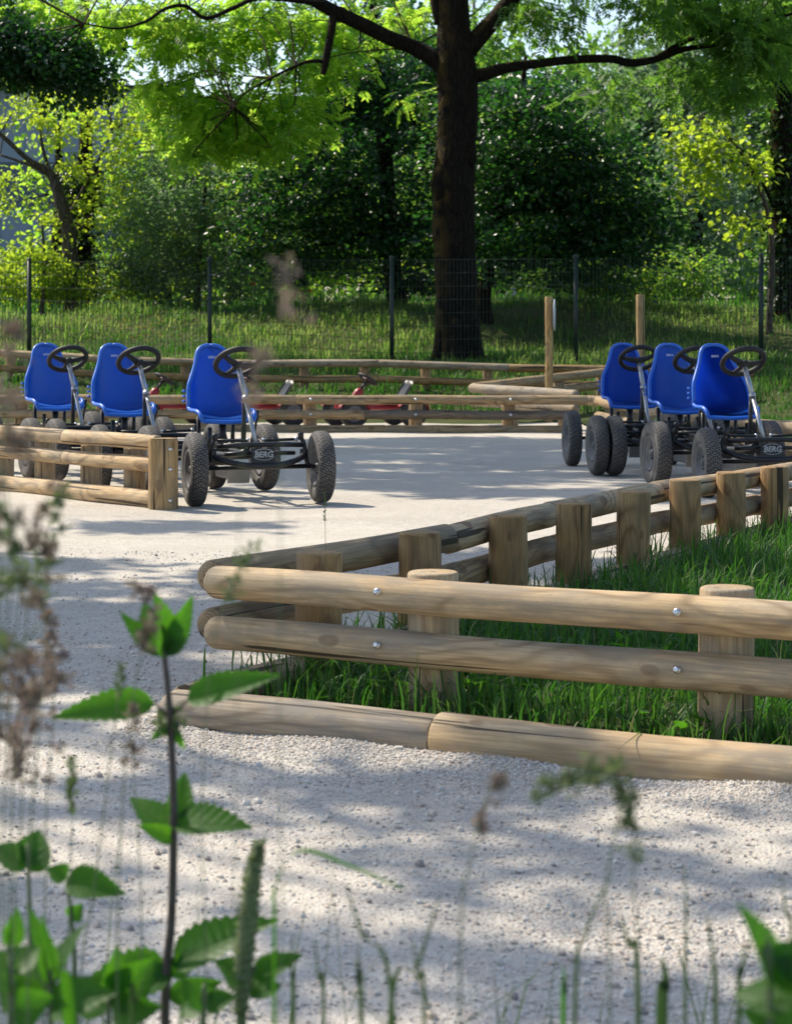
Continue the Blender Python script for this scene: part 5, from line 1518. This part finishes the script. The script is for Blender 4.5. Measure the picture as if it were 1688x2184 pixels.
# grass stalks with seed heads
def stalk(pts, d, label, head=None, hl=.10, hw=.012, hn=120, mat='seed', r=.0008, blade=None, ground_px=None, grp='grass stalks in the foreground'):
    """pts: pixels from low to tip; rooted in the verge straight below the lowest one"""
    b = at(pts[0][0] if ground_px is None else ground_px, 2184, d); b.z = 0
    root = empty('grass_stalk', b, 0, label, 'grass', grp)
    P = [b] + [at(p, q, d) for p, q in pts]
    if (P[1] - P[0]).length < .02: P = P[:1] + P[2:]
    S = smoothpath(P, 8)
    mb = MB()
    mb.tube([Vector(p) - b for p in S], [r * (1 - .5 * i / len(S)) for i in range(len(S))], 6)
    mb.build('stem', M['stalk'], root)
    SP = np.array(S) - np.array(b)
    if head:
        dist = np.concatenate([[0], np.cumsum(np.linalg.norm(np.diff(SP, axis=0), axis=1))])
        L = dist[-1]
        tt = rng.uniform(0, 1, hn)
        s_ = L - hl * tt
        C = np.stack([np.interp(s_, dist, SP[:, i]) for i in range(3)], 1)
        up = unit(np.gradient(SP, axis=0))[np.searchsorted(dist, s_, side='left').clip(0, len(SP) - 1)]
        az = rng.normal(size=(hn, 3))
        if head == 'spike':
            wv = hw * np.sin(PI * (.08 + .9 * tt)) ** .6
            dirs = unit(az) * .6 + up
            C = C + unit(az) * (wv * rng.uniform(.2, 1, hn))[:, None]
        else:
            wv = hw * (tt * .9 + .1)
            dirs = unit(az) * .5 + up * .6 + np.array([0, 0, -.35])
            # little groups on side branches
            g = rng.integers(0, 16, hn)
            ga = rng.normal(size=(16, 3)); gt = rng.uniform(0, 1, 16)
            s_ = L - hl * gt[g]
            C = np.stack([np.interp(s_, dist, SP[:, i]) for i in range(3)], 1)
            C = C + unit(ga)[g] * (hw * (gt[g] * .9 + .15) * rng.uniform(.35, 1, hn))[:, None] + rng.normal(size=(hn, 3)) * .002
        mesh_obj('seed_head', leaf_mesh('seed_head', C, dirs, rng.normal(size=(hn, 3)), .0075 * rng.uniform(.7, 1.4, hn), np.full(hn, .0016)), M[mat], root)
    if blade:
        for (a, c, wd) in blade:
            v0, v1 = at(*a, d) - b, at(*c, d) - b
            m_ = (v0 + v1) / 2 + Vector((0, 0, .015))
            sd_ = (v1 - v0).cross(Vector((0, 1, 0))).normalized()
            mb = MB(); vs_, fs = [], []
            Sp = smoothpath([tuple(v0), tuple(m_), tuple(v1)], 6)
            for i, p in enumerate(Sp):
                t = i / (len(Sp) - 1); ww = wd * math.sin(PI * (.12 + .88 * t)) ** .7
                vs_ += [Vector(p) - sd_ * ww, Vector(p) + Vector((0, .25 * ww, 0)), Vector(p) + sd_ * ww]
            for i in range(len(Sp) - 1):
                fs += [(3 * i, 3 * i + 1, 3 * i + 4, 3 * i + 3), (3 * i + 1, 3 * i + 2, 3 * i + 5, 3 * i + 4)]
            mb.add(vs_, fs); mb.build('blade', M['grass'], root)
    return root
stalk([(5, 2000), (15, 1600), (35, 1350), (55, 1180)], 1.45, 'reddish seed stalk rising at the left edge through the brightest gravel', 'panicle', .14, .032, 380)
stalk([(60, 2000), (75, 1650), (95, 1400), (80, 1140), (110, 1040)], 1.5, 'purplish drooping seed stalk second from the left edge', 'panicle', .17, .028, 380)
stalk([(-10, 1900), (-5, 1300), (10, 900), (20, 690)], 1.2, 'tallest pale brown seed stalk, very blurred at the left edge', 'panicle', .12, .03, 300)
stalk([(20, 1950), (40, 1500), (70, 1250), (140, 1030)], 1.6, 'seed stalk leaning right across the left fence', 'panicle', .10, .02, 160, 'seed_green')
stalk([(95, 2100), (100, 1700), (115, 1500), (100, 1300)], 1.7, 'rusty thin seed stalk left of the tall nettle', 'panicle', .12, .016, 150)
stalk([(30, 2000), (45, 1750), (50, 1560), (85, 1440)], 1.55, 'rusty nodding seed stalk below the purplish one at the left edge', 'panicle', .10, .022, 200)
stalk([(-30, 2000), (0, 1500), (25, 1200), (10, 1010)], 1.3, 'greenish brown seed plume half cut by the left edge', 'panicle', .15, .03, 300, 'seed_green')
stalk([(170, 2150), (200, 1900), (235, 1620), (260, 1420)], 1.8, 'thin bare stalk leaning towards the nettle from the left', 'spike', .03, .003, 30, 'seed_green', .0009)
stalk([(140, 2150), (150, 1900), (155, 1620)], 1.85, 'straight stalk with narrow green spike left of the nettle', 'spike', .05, .0035, 60, 'seed_green', .0009)
stalk([(250, 2100), (262, 1700), (290, 1450), (330, 1300), (270, 1240)], 1.55, 'purple tipped stalk bending over the top of the nettle', 'panicle', .08, .012, 120)
stalk([(300, 2150), (300, 1900), (285, 1640), (285, 1500)], 1.9, 'reddish short seed stalk just left of the nettle stem', 'panicle', .06, .008, 90)
stalk([(440, 2150), (430, 1700), (460, 1350), (520, 1190), (570, 1180)], 1.6, 'stalk with three dark seed clusters nodding before the rail ends', 'panicle', .05, .007, 70, 'seed_green', .0006)
stalk([(600, 2100), (595, 1500), (600, 900), (610, 600), (600, 550)], 1.15, 'very tall pale seed stalk blurred in front of the mesh fence', 'panicle', .035, .016, 34, 'seed', .0004)
stalk([(500, 2100), (505, 1500), (515, 1000), (560, 720)], 1.15, 'pale fuzzy seed head blurred over the nearest left steering wheel', 'panicle', .03, .012, 36, 'seed', .0004)
stalk([(698, 1440), (696, 1300), (694, 1180), (692, 1050)], 5.78, 'single thin stalk standing before the nearest left kart wheel', 'spike', .08, .003, 50, 'seed_green', .0010)
stalk([(980, 2100), (1000, 1850), (1040, 1700), (1090, 1630)], 1.35, 'dark drooping stalk before the pale kerb log', 'panicle', .05, .006, 60, 'seed', .0008)
stalk([(1300, 2150), (1290, 1900), (1320, 1700), (1260, 1640), (1130, 1690)], 1.35, 'dark arching seed head crossing the pale kerb log', 'panicle', .07, .018, 160, 'seed_green', .0008)
stalk([(1360, 2150), (1350, 1900), (1345, 1720), (1290, 1610)], 1.35, 'green seed head beside the arching one before the kerb log', 'panicle', .06, .014, 120, 'seed_green', .0008)
G = [((840, 2200), (770, 1990), (735, 1880), 'blurred dark blade leaning left in the bottom middle'), ((830, 2200), (890, 2060), (940, 1900), 'blurred blade crossing the dark one in the bottom middle'), ((690, 2190), (680, 2090), (670, 2000), 'short blade in the bottom middle, left of the crossed pair'),
     ((625, 2190), (622, 2080), (625, 1990), 'short upright blade beside the small weed'), ((770, 2190), (762, 2100), (765, 2010), 'short upright blade left under the crossed pair'), ((905, 2190), (890, 2090), (880, 2000), 'short dark blade right of the crossed pair'),
     ((1200, 2200), (1205, 2120), (1200, 2060), 'green blade in the bottom right third'), ((1410, 2200), (1420, 2110), (1412, 2040), 'wide green blade in the bottom right third'), ((1225, 2190), (1250, 1990), (1310, 1850), 'pale blurred blade leaning right over the gravel'),
     ((1360, 2140), (1340, 2020), (1320, 1950), 'dark short blade leaning left over the gravel'), ((1460, 2190), (1462, 1980), (1460, 1840), 'blurred upright stalk with bent top at the right'), ((1525, 2190), (1520, 2050), (1505, 1940), 'thin pale blade right of the bent stalk'),
     ((1575, 2200), (1580, 2080), (1590, 2000), 'dark blade left of the blurred corner leaves'), ((1690, 2100), (1675, 1950), (1665, 1860), 'thin green blade at the right edge'), ((280, 2200), (290, 2140), (320, 2060), 'green blade at the foot of the nettle'), ((150, 2200), (110, 2060), (90, 1950), 'light green wide blade in the lower left corner'),
     ((385, 2200), (410, 2150), (470, 2190), 'green blade curving right at the foot of the nettle')]
for i, (a, b_, c, lb) in enumerate(G):
    d = (1.45, 1.5, 1.55, 1.6)[i % 4]
    g0 = at(a[0], 2184, d); g0.z = 0
    root = empty('wild_grass', g0, 0, lb, 'grass', 'grass blades in the foreground')
    S = smoothpath([tuple(g0), tuple(at(*a, d)), tuple(at(*b_, d)), tuple(at(*c, d))], 7)
    wd = (.0062 if i in (7, 15) else .0019) * (1 + .25 * math.sin(i * 2.3))
    vs_, fs = [], []
    for j, p in enumerate(S):
        t = j / (len(S) - 1); ww = wd * (1 - t) ** .55 + .0002
        p = Vector(p) - g0
        vs_ += [p + Vector((-ww, 0, 0)), p + Vector((0, ww * .5, 0)), p + Vector((ww, 0, 0))]
    for j in range(len(S) - 1): fs += [(3 * j, 3 * j + 1, 3 * j + 4, 3 * j + 3), (3 * j + 1, 3 * j + 2, 3 * j + 5, 3 * j + 4)]
    mb = MB(); mb.add(vs_, fs); mb.build('leaf', M['nettle' if i in (6, 15, 16) else 'blade_dark'], root)
# the long bright blade lying across the bottom middle
g0 = at(590, 2184, 1.6); g0.z = 0
root = empty('wild_grass', g0, 0, 'long bright yellow-green blade bending right over the gravel', 'grass', 'grass blades in the foreground')
S = smoothpath([tuple(g0), tuple(at(585, 2050, 1.6)), tuple(at(590, 1880, 1.6)), tuple(at(640, 1815, 1.6)), tuple(at(740, 1845, 1.6)), tuple(at(865, 1898, 1.6))], 7)
vs_, fs = [], []
for j, p in enumerate(S):
    t = j / (len(S) - 1); ww = .0022 * (1 - t) ** .5 + .0003
    p = Vector(p) - g0
    vs_ += [p + Vector((-ww * .6, 0, -ww * .8)), p + Vector((0, ww * .5, 0)), p + Vector((ww * .6, 0, ww * .8))]
for j in range(len(S) - 1): fs += [(3 * j, 3 * j + 1, 3 * j + 4, 3 * j + 3), (3 * j + 1, 3 * j + 2, 3 * j + 5, 3 * j + 4)]
mb = MB(); mb.add(vs_, fs); mb.build('leaf', M['nettle'], root)
